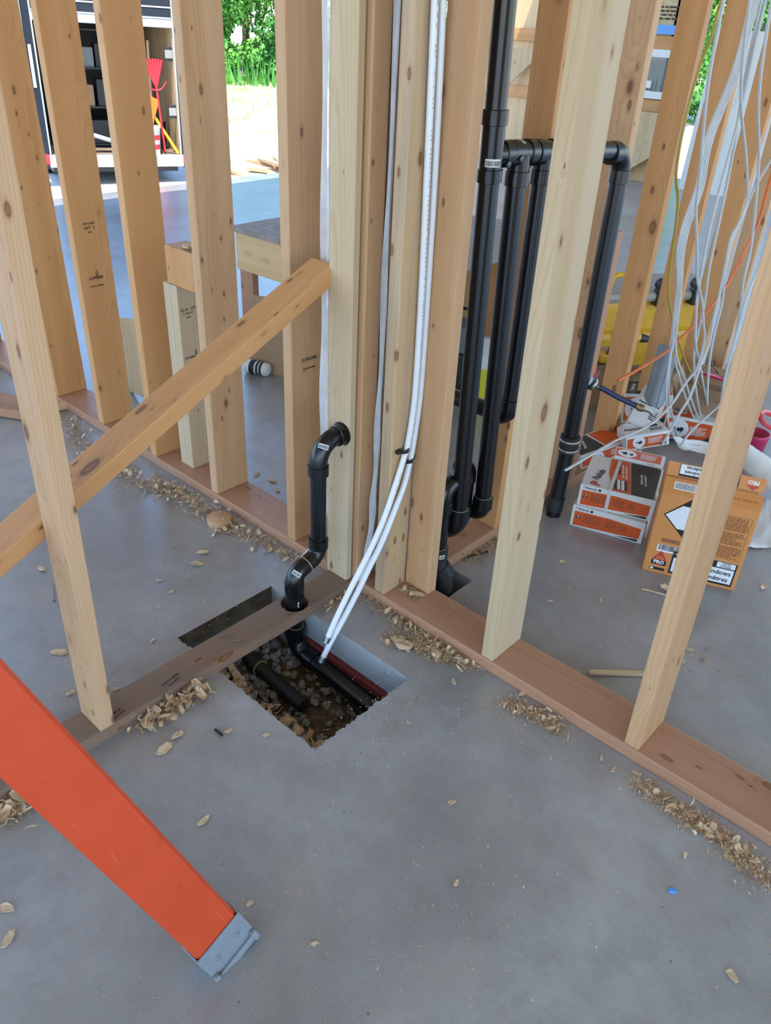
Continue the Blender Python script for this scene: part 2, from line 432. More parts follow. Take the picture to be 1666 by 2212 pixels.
class MB:                                       # collects shapes into one mesh
    def __init__(s):
        s.v, s.f, s.m, s.sm = [], [], [], []
    def add(s, vs, fs, mi=0, smooth=False):
        k = len(s.v)
        s.v += [tuple(v) for v in vs]
        for f in fs:
            s.f.append(tuple(i+k for i in f)); s.m.append(mi); s.sm.append(smooth)
    def box(s, x0, x1, y0, y1, z0, z1, mi=0, ch=0.0, M=None):
        if ch <= 0:
            vs = [(x, y, z) for z in (z0, z1) for y in (y0, y1) for x in (x0, x1)]
            fs = [(0, 2, 3, 1), (4, 5, 7, 6), (0, 1, 5, 4), (2, 6, 7, 3), (0, 4, 6, 2), (1, 3, 7, 5)]
        else:
            c = min(ch, (x1-x0)*.45, (y1-y0)*.45, (z1-z0)*.45)
            bm = bmesh.new()
            bmesh.ops.create_cube(bm, size=1.0)
            for v in bm.verts:
                v.co = Vector(((x0+x1)/2+v.co.x*(x1-x0), (y0+y1)/2+v.co.y*(y1-y0), (z0+z1)/2+v.co.z*(z1-z0)))
            bmesh.ops.bevel(bm, geom=list(bm.edges), offset=c, segments=2, affect='EDGES', profile=0.5)
            bm.verts.index_update()
            vs = [v.co.copy() for v in bm.verts]
            fs = [[v.index for v in f.verts] for f in bm.faces]
            bm.free()
        if M is not None: vs = [M @ Vector(v) for v in vs]
        s.add(vs, fs, mi)
        return s
    def tube(s, pts, r, n=16, mi=0, cap=True, flat=1.0, up=None):
        pts = [Vector(p) for p in pts]
        rs = r if isinstance(r, (list, tuple)) else [r]*len(pts)
        ring = []
        prev = None
        for i, p in enumerate(pts):
            t = (pts[min(i+1, len(pts)-1)] - pts[max(i-1, 0)]).normalized()
            if prev is None:
                a = Vector(up) if up else (Vector((0, 0, 1)) if abs(t.z) < 0.9 else Vector((1, 0, 0)))
                a = (a - t*a.dot(t)).normalized()
            else:
                a = (prev - t*prev.dot(t)).normalized()
            prev = a
            b = t.cross(a)
            ring.append([p + (a*math.cos(2*math.pi*k/n) + b*math.sin(2*math.pi*k/n)*flat)*rs[i] for k in range(n)])
        vs = [v for q in ring for v in q]
        fs = []
        for i in range(len(pts)-1):
            for k in range(n):
                fs.append((i*n+k, i*n+(k+1) % n, (i+1)*n+(k+1) % n, (i+1)*n+k))
        s.add(vs, fs, mi, True)
        if cap:
            s.add(ring[0], [tuple(reversed(range(n)))], mi)
            s.add(ring[-1], [tuple(range(n))], mi)
        return s
    def lathe(s, prof, M=None, n=24, mi=0, cap=True):   # prof: (radius, z) pairs
        vs = []
        for (r, z) in prof:
            vs += [Vector((r*math.cos(2*math.pi*k/n), r*math.sin(2*math.pi*k/n), z)) for k in range(n)]
        if M is not None: vs = [M @ v for v in vs]
        fs = []
        for i in range(len(prof)-1):
            for k in range(n):
                fs.append((i*n+k, i*n+(k+1) % n, (i+1)*n+(k+1) % n, (i+1)*n+k))
        s.add(vs, fs, mi, True)
        if cap:
            L = (len(prof)-1)*n
            s.add(vs[:n], [tuple(reversed(range(n)))], mi)
            s.add(vs[L:L+n], [tuple(range(n))], mi)
        return s
    def prism(s, poly, h0, h1, mi=0, M=None):            # polygon in xy, extruded along z
        n = len(poly)
        vs = [Vector((x, y, h0)) for x, y in poly] + [Vector((x, y, h1)) for x, y in poly]
        if M is not None: vs = [M @ v for v in vs]
        fs = [tuple(reversed(range(n))), tuple(range(n, 2*n))] + [(i, (i+1) % n, n+(i+1) % n, n+i) for i in range(n)]
        s.add(vs, fs, mi)
        return s
    def mesh(s, name, mats):
        me = bpy.data.meshes.new(name)
        me.from_pydata(s.v, [], s.f)
        for m in (mats if isinstance(mats, (list, tuple)) else [mats]):
            me.materials.append(MAT[m] if isinstance(m, str) else m)
        me.polygons.foreach_set('material_index', s.m)
        me.polygons.foreach_set('use_smooth', s.sm)
        me.update()
        return me
    def obj(s, name, mats, parent=None, M=None):
        return link(bpy.data.objects.new(name, s.mesh(name, mats)), M if M is not None else (WM[parent.name].copy() if parent is not None else Matrix.Identity(4)), parent)
    def world(s, name, mats, parent=None, org=None):     # vertices given in world space; origin moved near the shape
        c = Vector(org) if org is not None else sum((Vector(v) for v in s.v), Vector())/max(1, len(s.v))
        s.v = [tuple(Vector(v)-c) for v in s.v]
        return link(bpy.data.objects.new(name, s.mesh(name, mats)), T_(c), parent)
BOARDS = {}
def board(name, parent, p0, d, L, wdir, w, t, mat, ch=0.0028):
    key = (round(L, 4), round(w, 4), round(t, 4), mat, ch)
    if key not in BOARDS:
        BOARDS[key] = MB().box(-w/2, w/2, -t/2, t/2, 0, L, ch=ch).mesh(name, mat)
    return link(bpy.data.objects.new(name, BOARDS[key]), frame(p0, d, wdir), parent)
def stud(parent, x0, x1, y0, y1, z0, z1, mat='pine', name='stud', lean=(0, 0)):
    w, t = x1-x0, y1-y0
    wd = (1, 0, 0) if w > t else (0, 1, 0)
    return board(name, parent, ((x0+x1)/2, (y0+y1)/2, z0), (lean[0], lean[1], 1), z1-z0, wd, max(w, t), min(w, t), mat)
def smooth_path(pts, n=6):
    pts = [Vector(p) for p in pts]
    out = []
    for i in range(len(pts)-1):
        p0, p1, p2, p3 = pts[max(i-1, 0)], pts[i], pts[i+1], pts[min(i+2, len(pts)-1)]
        for k in range(n):
            t = k/n
            out.append(0.5*((2*p1)+(p2-p0)*t+(2*p0-5*p1+4*p2-p3)*t*t+(3*p1-p0-3*p2+p3)*t**3))
    out.append(pts[-1])
    return out
TEXTS = {}
def text(s, size, M, mat, parent, name='lettering', align='CENTER', bold=0.0, sx=1.0, shear=0.0, mirror=False, depth=0.00012):
    c = bpy.data.curves.new('t', 'FONT')
    c.body = s
    c.size = size
    c.align_x, c.align_y = align, 'CENTER'
    c.extrude = depth
    c.offset = bold
    c.shear = shear
    c.resolution_u = 2
    o = bpy.data.objects.new('t', c)
    me = bpy.data.meshes.new_from_object(o)
    bpy.data.objects.remove(o)
    bpy.data.curves.remove(c)
    k = -1.0 if mirror else 1.0
    me.transform(Matrix.Diagonal((sx*k, 1, 1, 1)))
    me.materials.clear()
    me.materials.append(MAT[mat])
    return link(bpy.data.objects.new(name, me), M, parent)
def plate(M, x0, x1, y0, y1, mat, parent, name='printed_panel', t=0.0004):
    return MB().box(x0, x1, y0, y1, -0.0002, t).obj(name, mat, parent, M)
def poly(M, pts, mat, parent, name='printed_panel', t=0.0004):
    return MB().prism(pts, -0.0002, t).obj(name, mat, parent, M)
def prose(M, x0, x1, y0, y1, rows, mat, parent, name='fine_print', seed=1):
    # rows of word-length bars: print too small to read in the photograph
    q = random.Random(seed)
    m = MB()
    dy = (y1-y0)/rows
    for i in range(rows):
        y = y1-dy*(i+.5)
        x = x0
        end = x1-(x1-x0)*q.choice((0, 0, .02, .05, .25))
        while x < end:
            w = min(dy*q.uniform(.8, 3.2), end-x)
            m.add([(x, y-dy*.26, .0005), (x+w, y-dy*.26, .0005), (x+w, y+dy*.26, .0005), (x, y+dy*.26, .0005)], [(0, 1, 2, 3)])
            x += w+dy*.45
    return m.obj(name, mat, parent, M)
def barcode(M, x0, x1, y0, y1, parent, seed=3, name='barcode'):
    q = random.Random(seed)
    m = MB()
    x = x0
    while x < x1:
        w = (x1-x0)*q.choice((.008, .014, .022))
        m.add([(x, y0, .0006), (min(x+w, x1), y0, .0006), (min(x+w, x1), y1, .0006), (x, y1, .0006)], [(0, 1, 2, 3)])
        x += w+(x1-x0)*q.choice((.008, .014, .02))
    return m.obj(name, 'ink', parent, M)

# ================================================================ the setting
T = 0.038                                       # thickness of dimension lumber
# slab with the sawn pit and a broken-out hole at the drain stack
HX0, HX1, HY0, HY1 = -0.302, 0.262, -0.518, -0.175
BX0, BX1, BY0, BY1 = -0.06, 0.115, 0.155, 0.30
SLAB = 0.10
def make_floor():
    m = MB()
    xs = [-5.9, HX0, BX0, BX1, HX1, 7.0]
    ys = [-6.0, HY0, HY1, BY0, BY1, 8.6]
    def hole(x0, x1, y0, y1):
        cx, cy = (x0+x1)/2, (y0+y1)/2
        return (HX0 < cx < HX1 and HY0 < cy < HY1) or (BX0 < cx < BX1 and BY0 < cy < BY1)
    for i in range(5):
        for j in range(5):
            a, b, c, d = xs[i], xs[i+1], ys[j], ys[j+1]
            if not hole(a, b, c, d):
                m.add([(a, c, 0), (b, c, 0), (b, d, 0), (a, d, 0)], [(0, 1, 2, 3)])
    for (x0, x1, y0, y1) in ((HX0, HX1, HY0, HY1), (BX0, BX1, BY0, BY1)):
        for p, q in (((x0, y0), (x0, y1)), ((x0, y1), (x1, y1)), ((x1, y1), (x1, y0)), ((x1, y0), (x0, y0))):
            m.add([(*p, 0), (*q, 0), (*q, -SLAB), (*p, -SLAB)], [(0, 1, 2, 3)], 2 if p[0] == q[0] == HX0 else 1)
    x0, x1, y0, y1 = xs[0], xs[-1], ys[0], ys[-1]
    for p, q in (((x0, y0), (x1, y0)), ((x1, y0), (x1, y1)), ((x1, y1), (x0, y1)), ((x0, y1), (x0, y0))):
        m.add([(*p, 0), (*q, 0), (*q, -0.3), (*p, -0.3)], [(0, 1, 2, 3)], 1)
    o = m.obj('floor', ['concrete', 'cut', noise_mat('shaded_earthy_edge', (.07, .052, .038), (.16, .125, .095), 24)])  # far pit wall: earthy brown with its shade put into the colour
    o['kind'] = 'structure'
    # spalled lip along the two ragged edges of the pit
    q = random.Random(5)
    lip = MB()
    def ragged(ax, fixed, a, b, sgn):
        n = 46
        for i in range(n):
            t0, t1 = a+(b-a)*i/n, a+(b-a)*(i+1)/n
            w = q.uniform(.001, .0075)
            if ax == 'x': lip.box(min(fixed, fixed+sgn*w), max(fixed, fixed+sgn*w), t0, t1, -SLAB*.97, -q.uniform(.0005, .004))
            else: lip.box(t0, t1, min(fixed, fixed+sgn*w), max(fixed, fixed+sgn*w), -SLAB*.97, -q.uniform(.0005, .004))
    ragged('x', HX1, HY0, HY1, -1)
    ragged('y', HY0, HX0, HX1, 1)
    lip.obj('chipped_edge', 'cut', o)
    return o
FLOOR = make_floor()

def yard():
    m = MB()
    n = 36
    vs, fs = [], []
    for i in range(n+1):
        for j in range(n+1):
            x = -90+(150)*i/n
            y = -60+(150)*j/n
            vs.append((x, y, -0.31))
    for i in range(n):
        for j in range(n):
            k = i*(n+1)+j
            fs.append((k, k+n+1, k+n+2, k+1))
    m.add(vs, fs)
    o = m.obj('ground', 'ground')
    o['kind'] = 'structure'
    g = MB()
    g.box(-70, -10.6, 6.5, 60, -0.31, -0.285)
    f = g.obj('field', 'field')
    f['kind'] = 'structure'
yard()
# roof of the open building: keeps the sun off the slab, out of the frame
rf = MB()
rf.box(-4.4, 7.0, -6.0, 8.8, 3.5, 3.6)
o = rf.obj('ceiling', 'osb')
o['kind'] = 'structure'

# ================================================================ long partition (2x6): plate, studs, corner packs
WD = 0.1389
lp = thing('partition_frame', 'long bare stud partition of wide pine studs crossing the picture', 'partition', (0.0, 0.07, 0))
board('bottom_plate', lp, (-5.2, WD/2, T/2), (1, 0, 0), 8.6, (0, 1, 0), WD, T, 'pine_pink')
for X, mat, ln in ((-1.924, 'pine_warm', -.018), (-1.555, 'pine_warm', -.0017), (-1.1775, 'pine_warm', -.0038), (-0.799, 'pine', .0015), (-0.390, 'pine', 0), (0.4023, 'pine_pale', -.0054), (0.8334, 'pine', -.0104), (1.24, 'pine', 0),
                   (-2.33, 'pine', 0), (-2.74, 'pine_warm', 0), (-3.15, 'pine', 0), (-3.56, 'pine', 0)):
    stud(lp, X-T, X, 0.003, WD, T, 2.41, mat, lean=(ln, 0))
for i, (x0, x1, y0, y1, mat) in enumerate(((-0.037, 0.0012, 0.004, 0.098, 'pine_blue'), (0.0016, 0.0925, 0.100, 0.138, 'pine'), (-0.244, -0.112, 0.003, 0.062, 'pine'), (-0.150, -0.0375, 0.068, 0.106, 'pine_brown'))):  # last one is recessed: the gap's shade is painted in as dark brown wood
    stud(lp, x0, x1, y0, y1, T, 2.41, mat, 'corner_stud')
# jack studs and the rough header block on them
for k in range(2):
    stud(lp, -1.0845+k*0.0385, -1.0465+k*0.0385, 0.05, 0.139, T, 0.72, 'pine_pale', 'jack_stud')
board('sill_block', lp, (-1.046, 0.095, 0.72), (1, 0, 0), 0.24, (0, 1, 0), 0.089, 0.0, 'pine') if False else None
o = MB().box(-1.055, -0.838, 0.05, 0.138, 0.722, 0.846, ch=.003).world('sill_block', 'pine_warm', lp)
board('top_plate', lp, (-5.2, WD/2, 2.41+T/2), (1, 0, 0), 8.6, (0, 1, 0), WD, T, 'pine')

# ================================================================ cross partition (2x4) with the drain pipe
PX0, PX1 = -0.2014, -0.1146
cp = thing('partition_frame', 'cross partition with weathered brown sole plate bridging the pit', 'partition', (-0.158, -0.6, 0))
def plate_with_hole():
    # sole plate with a round hole for the pipe: strips left and right of it, and a ring between
    m = MB()
    cx, cy, r = -0.155, -0.210, 0.0405
    ya, yb = cy-0.0434, cy+0.0434
    m.box(PX0, PX1, -2.0, ya, 0, T)
    m.box(PX0, PX1, yb, -0.003, 0, T)
    n = 32
    def sq(a):
        c, s_ = math.cos(a), math.sin(a)
        k = min((PX1-cx if c > 0 else cx-PX0)/max(abs(c), 1e-6), 0.0434/max(abs(s_), 1e-6))
        return (cx+c*k, cy+s_*k)
    out = [sq(2*math.pi*k/n+0.001) for k in range(n)]
    for ex, ey in ((PX0, ya), (PX0, yb), (PX1, ya), (PX1, yb)):
        k_ = min(range(n), key=lambda i: (out[i][0]-ex)**2+(out[i][1]-ey)**2)
        out[k_] = (ex, ey)
    inn = [(cx+r*math.cos(2*math.pi*k/n+.001), cy+r*math.sin(2*math.pi*k/n+.001)) for k in range(n)]
    for z, rev in ((T, 0), (0, 1)):
        vs = [(*p, z) for p in out]+[(*p, z) for p in inn]
        fs = [(k, (k+1) % n, n+(k+1) % n, n+k) for k in range(n)]
        m.add(vs, [tuple(reversed(f)) for f in fs] if rev else fs)
    m.add([(*p, 0) for p in inn]+[(*p, T) for p in inn], [(k, (k+1) % n, n+(k+1) % n, n+k) for k in range(n)])
    m.add([(*p, 0) for p in out]+[(*p, T) for p in out], [((k+1) % n, k, n+k, n+(k+1) % n) for k in range(n)])
    c = Vector((-0.158, -2.0, T/2))
    Mx = frame(c, (0, 1, 0), (1, 0, 0))
    inv = Mx.inverted()
    m.v = [tuple(inv @ Vector(v)) for v in m.v]
    return link(bpy.data.objects.new('sole_plate', m.mesh('sole_plate', 'pine_brown')), Mx, cp)
SOLE = plate_with_hole()
stud(cp, PX0+.001, PX1+.003, -0.8590, -0.8210, T, 2.41, 'pine', 'stud', lean=(0, .0136))
stud(cp, -0.2106, -0.1265, -0.0265, -0.004, T, 2.41, 'pine_pale', 'end_stud')
stud(cp, PX0, PX1, -1.30, -1.262, T, 2.41, 'pine')
board('top_plate', cp, (-0.158, -2.0, 2.41+T/2), (0, 1, 0), 1.99, (1, 0, 0), 0.089, T, 'pine')
# two bent nails lying on the plate
for k_, (a, b_) in enumerate((((470, 1374), (502, 1365)), ((488, 1387), (527, 1381)))):
    p, q_ = on(*a, 'Z', T+.002), on(*b_, 'Z', T+.002)
    o = MB().tube(smooth_path([p, (p+q_)/2+Vector((.003, .002, .003)), q_], 4), .0014, 8).world('wire_nail', 'nail')
    tag(o, ('farther', 'nearer')[k_]+' of two thin bent nails lying on the brown sole plate', 'nail', 'nails on the sole plate')

# temporary diagonal brace laid flat-side-up against the cross partition
pa, pb = Vector((-0.2465, -0.003, 0.952)), Vector((-0.2465, -1.80, 0.952-.458*1.797))
dirb = (pa-pb).normalized()
br = board('diagonal_brace', None, pb, dirb, (pa-pb).length, (1, 0, 0), 0.088, 0.042, 'pine_warm')
tag(br, 'sloping pine brace running from left edge up to the middle post', 'brace')

# ================================================================ rear partition (2x4) with the vent stack, running away from the camera
rp = thing('partition_frame', 'rear stud partition running away behind the black pipes', 'partition', (-0.02, 1.3, 0))
board('bottom_plate', rp, (-0.0245, 0.145, T/2), (0, 1, 0), 5.0, (1, 0, 0), 0.089, T, 'pine_pink')
for y, mat, x0, dx in ((0.542, 'pine_warm', -.069, 0), (0.985, 'pine', -.069, 0), (1.32, 'pine_warm', -.069, 0), (1.665, 'pine_warm', -.069, 0), (2.08, 'pine_warm', -.069, 0), (2.40, 'pine', -.069, 0), (2.84, 'pine', -.069, 0), (3.3, 'pine', -.069, 0), (3.75, 'pine', -.069, 0)):
    stud(rp, x0, x0+.089, y, y+T, T, 2.41, mat)
stud(rp, -.069, .02, 1.026, 1.064, T, 0.95, 'pine_pink', 'jack_stud')
board('top_plate', rp, (-0.0245, 0.145, 2.41+T/2), (0, 1, 0), 5.0, (1, 0, 0), 0.089, T, 'pine')
# short partition stub further left: plate end seen at the left edge

# ================================================================ pit: soil, crushed stone, old pipes
def pit():
    m = MB()
    n = 26
    q = random.Random(3)
    x0, x1, y0, y1 = HX0-.06, HX1+.06, HY0-.06, HY1+.06
    vs = []
    for i in range(n+1):
        for j in range(n+1):
            x, y = x0+(x1-x0)*i/n, y0+(y1-y0)*j/n
            h = -0.205+0.02*noise.noise(Vector((x*9, y*9, 1)))+0.008*noise.noise(Vector((x*40, y*40, 2)))
            h += .045*max(0, min(1, (-.06-x)/.2))
            if i in (0, n) or j in (0, n): h = -SLAB
            vs.append((x, y, h))
    m.add(vs, [(i*(n+1)+j, (i+1)*(n+1)+j, (i+1)*(n+1)+j+1, i*(n+1)+j+1) for i in range(n) for j in range(n)], 0, True)
    m.box(BX0-.03, BX1+.03, BY0-.03, BY1+.03, -.16, -.12)
    o = m.obj('pit_bed', 'soil')
    tag(o, None, None, None, 'structure')
    protos = []
    for k in range(7):
        bm = bmesh.new()
        bmesh.ops.create_icosphere(bm, subdivisions=2, radius=1.0)
        for v in bm.verts:
            d = v.co.normalized()
            f = .72+.5*noise.noise(d*1.3+Vector((k*7.1, 0, 0)))+.12*noise.noise(d*4+Vector((k*3.3, 9, 0)))
            v.co = Vector((d.x, d.y*.8, d.z*.62))*f
        me = bpy.data.meshes.new('stone')
        bm.to_mesh(me); bm.free()
        me.materials.append(MAT['stone'])
        protos.append(me)
    c = 0
    while c < 300:
        x = q.uniform(HX0+.005, HX1-.005)
        y = q.uniform(HY0+.005, HY1-.005)
        if x > -.02 and q.random() < .55: continue
        z = -0.197+.045*max(0, min(1, (-.06-x)/.2))+.02*noise.noise(Vector((x*9, y*9, 1)))+q.uniform(-.006, .012)
        r = q.uniform(.010, .0215)
        M = T_((x, y, z)) @ Euler((q.uniform(-.7, .7), q.uniform(-.7, .7), q.uniform(0, 6.28))).to_matrix().to_4x4() @ Matrix.Diagonal((r, r, r, 1))
        link(bpy.data.objects.new('stone', protos[c % 7]), M, o)
        c += 1
    return o
PIT = pit()
p, q_ = on(548, 1430, 'Z', -.155), on(655, 1525, 'Z', -.165)
o = thing('buried_drain', 'short black pipe lying in the stones at the left of the pit', 'pipe', p)
MB().tube([p, q_], .021, 20).world('pipe', 'abs_matte', o)
d = (q_-p).normalized()
MB().tube([p-d*.012, p+d*.03], .0265, 20).world('coupling', 'abs_matte', o)
MB().tube([p+d*.0295, p+d*.0325], .0255, 20).world('glue_ring', 'glue', o)
o = MB().box(HX0+.04, HX1+.03, HY1-.016, HY1+.004, -.128, -.1005, ch=.003).world('red_band', plain('weathered_red_paint', (0.14, 0.018, 0.014), 0.6, var=.35, scale=60))
tag(o, 'dark red strip running along the foot of the pit wall', 'strip')
o = MB().tube([(HX0+.02, HY1-.012, -.146), (HX1+.03, HY1-.012, -.146)], .016, 16).world('grey_conduit', plain('dusty_grey_conduit', (0.17, 0.15, 0.135), .7, var=.2))
tag(o, 'dusty grey conduit lying under the red strip in the pit', 'conduit')

# ================================================================ drain pipe in front of the cross partition
def hub(m, a, b, r, lip=.0):
    a, b = Vector(a), Vector(b)
    d = (b-a).normalized()
    e = .0025
    m.tube([a, b], r, 30)
    m.tube([a-d*e*.5, a], [r-.0022, r], 30)
    m.tube([b, b+d*e*.5], [r, r-.0022], 30)
def sticker(parent, c, nrm, upv, w, h, r):
    # white barcode sticker wrapped on a round fitting of radius r
    M = frame(c, nrm, upv)
    m = MB()
    k = 8
    vs = []
    for i in range(k+1):
        a = (i/k-.5)*w/r
        for s in (-.5, .5):
            vs.append((s*h, r*math.sin(a), r*math.cos(a)-r+.0006))
    m.add(vs, [(2*i, 2*i+1, 2*i+3, 2*i+2) for i in range(k)])
    o = m.obj('barcode_sticker', 'label', parent, M)
    q = random.Random(int(abs(c[2])*1e4))
    b = MB()
    a = -.42
    while a < .42:
        wd = q.choice((.02, .03, .045))
        pa, pb = a*w/r, min(a+wd, .43)*w/r
        b.add([(-.28*h, (r+.0009)*math.sin(pa), (r+.0009)*math.cos(pa)-r), (-.28*h, (r+.0009)*math.sin(pb), (r+.0009)*math.cos(pb)-r),
               (.36*h, (r+.0009)*math.sin(pb), (r+.0009)*math.cos(pb)-r), (.36*h, (r+.0009)*math.sin(pa), (r+.0009)*math.cos(pa)-r)], [(0, 1, 2, 3)])
        a += wd+q.choice((.02, .03))
    b.obj('barcode', 'ink', o, M)
def bend(p, a, b, rad, n=10):
    # arc that starts at p heading a and ends heading b
    p, a, b = Vector(p), Vector(a).normalized(), Vector(b).normalized()
    ang = a.angle(b)
    nrm = (b - a*a.dot(b)).normalized()
    c = p + nrm*rad
    return [c - nrm*rad*math.cos(ang*i/n) + a*rad*math.sin(ang*i/n) for i in range(n+1)]
PXC = -0.155
dp = thing('drain_pipe', 'black drain pipe bending out of the middle post and down through the brown plate', 'pipe', (PXC, -.113, .3))
rp_, rf_ = .0225, .0252
yv, zt = -.1145, .527
# upper elbow: out of the post toward the camera side, then down
e1 = bend((PXC, yv+.062, zt), (0, -1, 0), (0, 0, -1), .062)
m = MB().tube([(PXC, -.0305, zt)]+e1+[e1[-1]+Vector((0, 0, -.012))], rf_, 28)
hub(m, (PXC, -.027, zt), (PXC, -.05, zt), .0300)
hub(m, e1[-1]+Vector((0, 0, -.004)), e1[-1]+Vector((0, 0, -.033)), .0288)
el = m.world('upper_elbow', 'abs', dp)
MB().tube([(PXC, -.0268, zt), (PXC, -.0285, zt)], .0335, 28).world('hole_rim', 'ink', dp)
zs = .208
MB().tube([(PXC, yv, e1[-1].z-.02), (PXC, yv, zs-.01)], rp_, 28).world('riser', 'abs', dp)
MB().tube([(PXC, yv, e1[-1].z-.0325), (PXC, yv, e1[-1].z-.0345)], .0245, 28).world('glue_ring', 'glue', dp)
# offset: two eighth bends
ang = math.radians(73)
dv = Vector((0, -math.sin(ang), -math.cos(ang)))
s1 = bend((PXC, yv, zs-.012), (0, 0, -1), dv, .036)
d_len = .046
s2 = bend(s1[-1]+dv*d_len, dv, (0, 0, -1), .036)
m = MB().tube([(PXC, yv, zs)]+s1+[s1[-1]+dv*d_len*.6], rf_, 28)
hub(m, (PXC, yv, zs+.012), (PXC, yv, zs-.016), .0288)
m.world('offset_bend', 'abs', dp)
MB().tube([s1[-1]+dv*d_len*.5, s1[-1]+dv*d_len*.56], .0262, 28).world('glue_ring', 'glue', dp)
yl = s2[-1].y
m = MB().tube([s1[-1]+dv*d_len*.5]+s2+[s2[-1]+Vector((0, 0, -.01))], rf_+.0005, 28)
hub(m, s2[-1]+Vector((0, 0, .003)), s2[-1]+Vector((0, 0, -.026)), .0285)
lo = m.world('offset_bend', 'abs', dp)
zb = s2[-1].z-.026
MB().tube([(PXC, yl, zb+.01), (PXC, yl, -.12)], rp_+.0015, 28).world('lower_riser', 'abs', dp)
m = MB()
hub(m, (PXC, yl, zb-.018), (PXC, yl, zb-.066), .0288)
m.world('coupling', 'abs', dp)
for z in (zb-.0005, zb-.0175):
    MB().tube([(PXC, yl, z), (PXC, yl, z-.002)], .0252, 28).world('glue_ring', 'glue', dp)
# under the plate: elbow and the run along the pit
zp = -.135
e2 = bend((PXC, yl, zp+.055), (0, 0, -1), (1, 0, -.04), .055)
m = MB().tube([(PXC, yl, zp+.085)]+e2+[e2[-1]+Vector((.03, 0, 0))], .0285, 28)
hub(m, (PXC, yl, zp+.09), (PXC, yl, zp+.055), .0315)
hub(m, e2[-1]+Vector((.002, 0, 0)), e2[-1]+Vector((.036, 0, -.001)), .0315)
m.world('pit_elbow', 'abs', dp)
MB().tube([(PXC, yl, zp+.0915), (PXC, yl, zp+.089)], .0265, 28).world('glue_ring', 'glue', dp)
xe = .205
MB().tube([e2[-1], (xe, yl-.003, zp-.012)], .0275, 28).world('pit_run', 'abs', dp)
e3 = bend((xe, yl-.003, zp-.012), (1, 0, 0), (0, -1, -.15), .045)
m = MB().tube([(xe-.01, yl-.003, zp-.012)]+e3+[e3[-1]+Vector((0, -.05, -.008))], .030, 28)
hub(m, (xe-.028, yl-.003, zp-.012), (xe, yl-.003, zp-.012), .0325)
hub(m, e3[-1], e3[-1]+Vector((0, -.05, -.006)), .033)
m.world('end_elbow', 'abs_matte', dp)
nn = Vector((.62, -.66, .42))
sticker(dp, Vector((PXC, -.098, zt-.016))+Vector((.68, -.55, .48)).normalized()*.0242, (.68, -.55, .48), (.1, -.45, -.8), .030, .013, .0242)
mid = s2[6]
tan_ = (Vector(s2[5])-Vector(s2[2])).normalized()
mid = Vector(s2[4])
nr_ = Vector((.6, -.5, .65))
nr_ = (nr_-tan_*nr_.dot(tan_)).normalized()
sticker(dp, mid+nr_*.0259, nr_, tan_, .028, .013, .0259)
sticker(dp, Vector((PXC, yl, zb-.035))+Vector((.93, -.2, 0)).normalized()*.0276, (.95, .1, 0), (0, 0, -1), .014, .018, .0276)
text('1-1/4 ABS DWV', .011, frame((PXC+.0206*.6, yv-.0206*.8, .41), (.6, -.8, 0), (0, 0, -1)), 'galv', dp, 'pipe_print', sx=.9)

# ================================================================ vent stack and branches in the rear partition
vs_ = thing('vent_stack', 'tall black vent stack with side branches standing behind the corner studs', 'pipe', (.08, .2, 1.2))
def P3(y, z, x=.08): return Vector((x, y, z))
ra = .0248
A0, A1 = P3(.2315, .27), P3(.188, 1.70)
def onA(z): return A0.lerp(A1, (z-.27)/(1.43))
MB().tube([A0, onA(1.215)], ra, 28).world('riser', 'abs', vs_)
MB().tube([onA(1.30), A1, onA(2.4)], ra, 28).world('riser', 'abs', vs_)
m = MB().tube([onA(1.19), onA(1.325)], .0268, 28)
hub(m, onA(1.305), onA(1.335), .0305)
hub(m, onA(1.185), onA(1.212), .0298)
zh = 1.243
yA, yB, yC, yD = onA(1.24).y, .3165, .4275, .842
m.tube([P3(yA, zh), P3(yA+.03, zh-.001), P3(yA+.062, zh-.002)], [.024, .0268, .0268], 28)
hub(m, P3(yA+.034, zh-.001), P3(yA+.062, zh-.002), .030)
m.world('tee', 'abs', vs_)
zhB, zhC, zhD = zh-.004, zh-.010, zh-.036
for (y, z, nm) in ((yB, zhB, 'tee'), (yC, zhC, 'tee')):
    m = MB().tube([P3(y-.045, z+.002), P3(y+.045, z-.002)], .0268, 28)
    hub(m, P3(y-.05, z+.002), P3(y-.022, z+.001), .030)
    hub(m, P3(y+.022, z-.001), P3(y+.05, z-.002), .030)
    m.tube([P3(y, z), P3(y, z-.06)], .0268, 28)
    hub(m, P3(y, z-.04), P3(y, z-.072), .030)
    m.world(nm, 'abs', vs_)
MB().tube([P3(yA+.05, zh-.002), P3(yC, zhC), P3(yD-.05, zhD+.004)], ra, 28).world('header', 'abs', vs_)
e = bend(P3(yD-.05, zhD), (0, 1, 0), (0, 0, -1), .05)
m = MB().tube([P3(yD-.075, zhD+.001)]+e+[e[-1]+Vector((0, 0, -.01))], .0275, 28)
hub(m, P3(yD-.082, zhD+.001), P3(yD-.05, zhD), .0305)
hub(m, e[-1]+Vector((0, 0, .002)), e[-1]+Vector((0, 0, -.032)), .0302)
m.world('elbow', 'abs', vs_)
MB().tube([P3(yB, zhB-.06), P3(.352, .25)], ra, 28).world('branch', 'abs', vs_)
MB().tube([P3(yC, zhC-.06), P3(.4315, .545)], ra, 28).world('branch', 'abs', vs_)
MB().tube([e[-1]+Vector((0, 0, -.02)), P3(.846, .30)], .0262, 28).world('branch', 'abs', vs_)
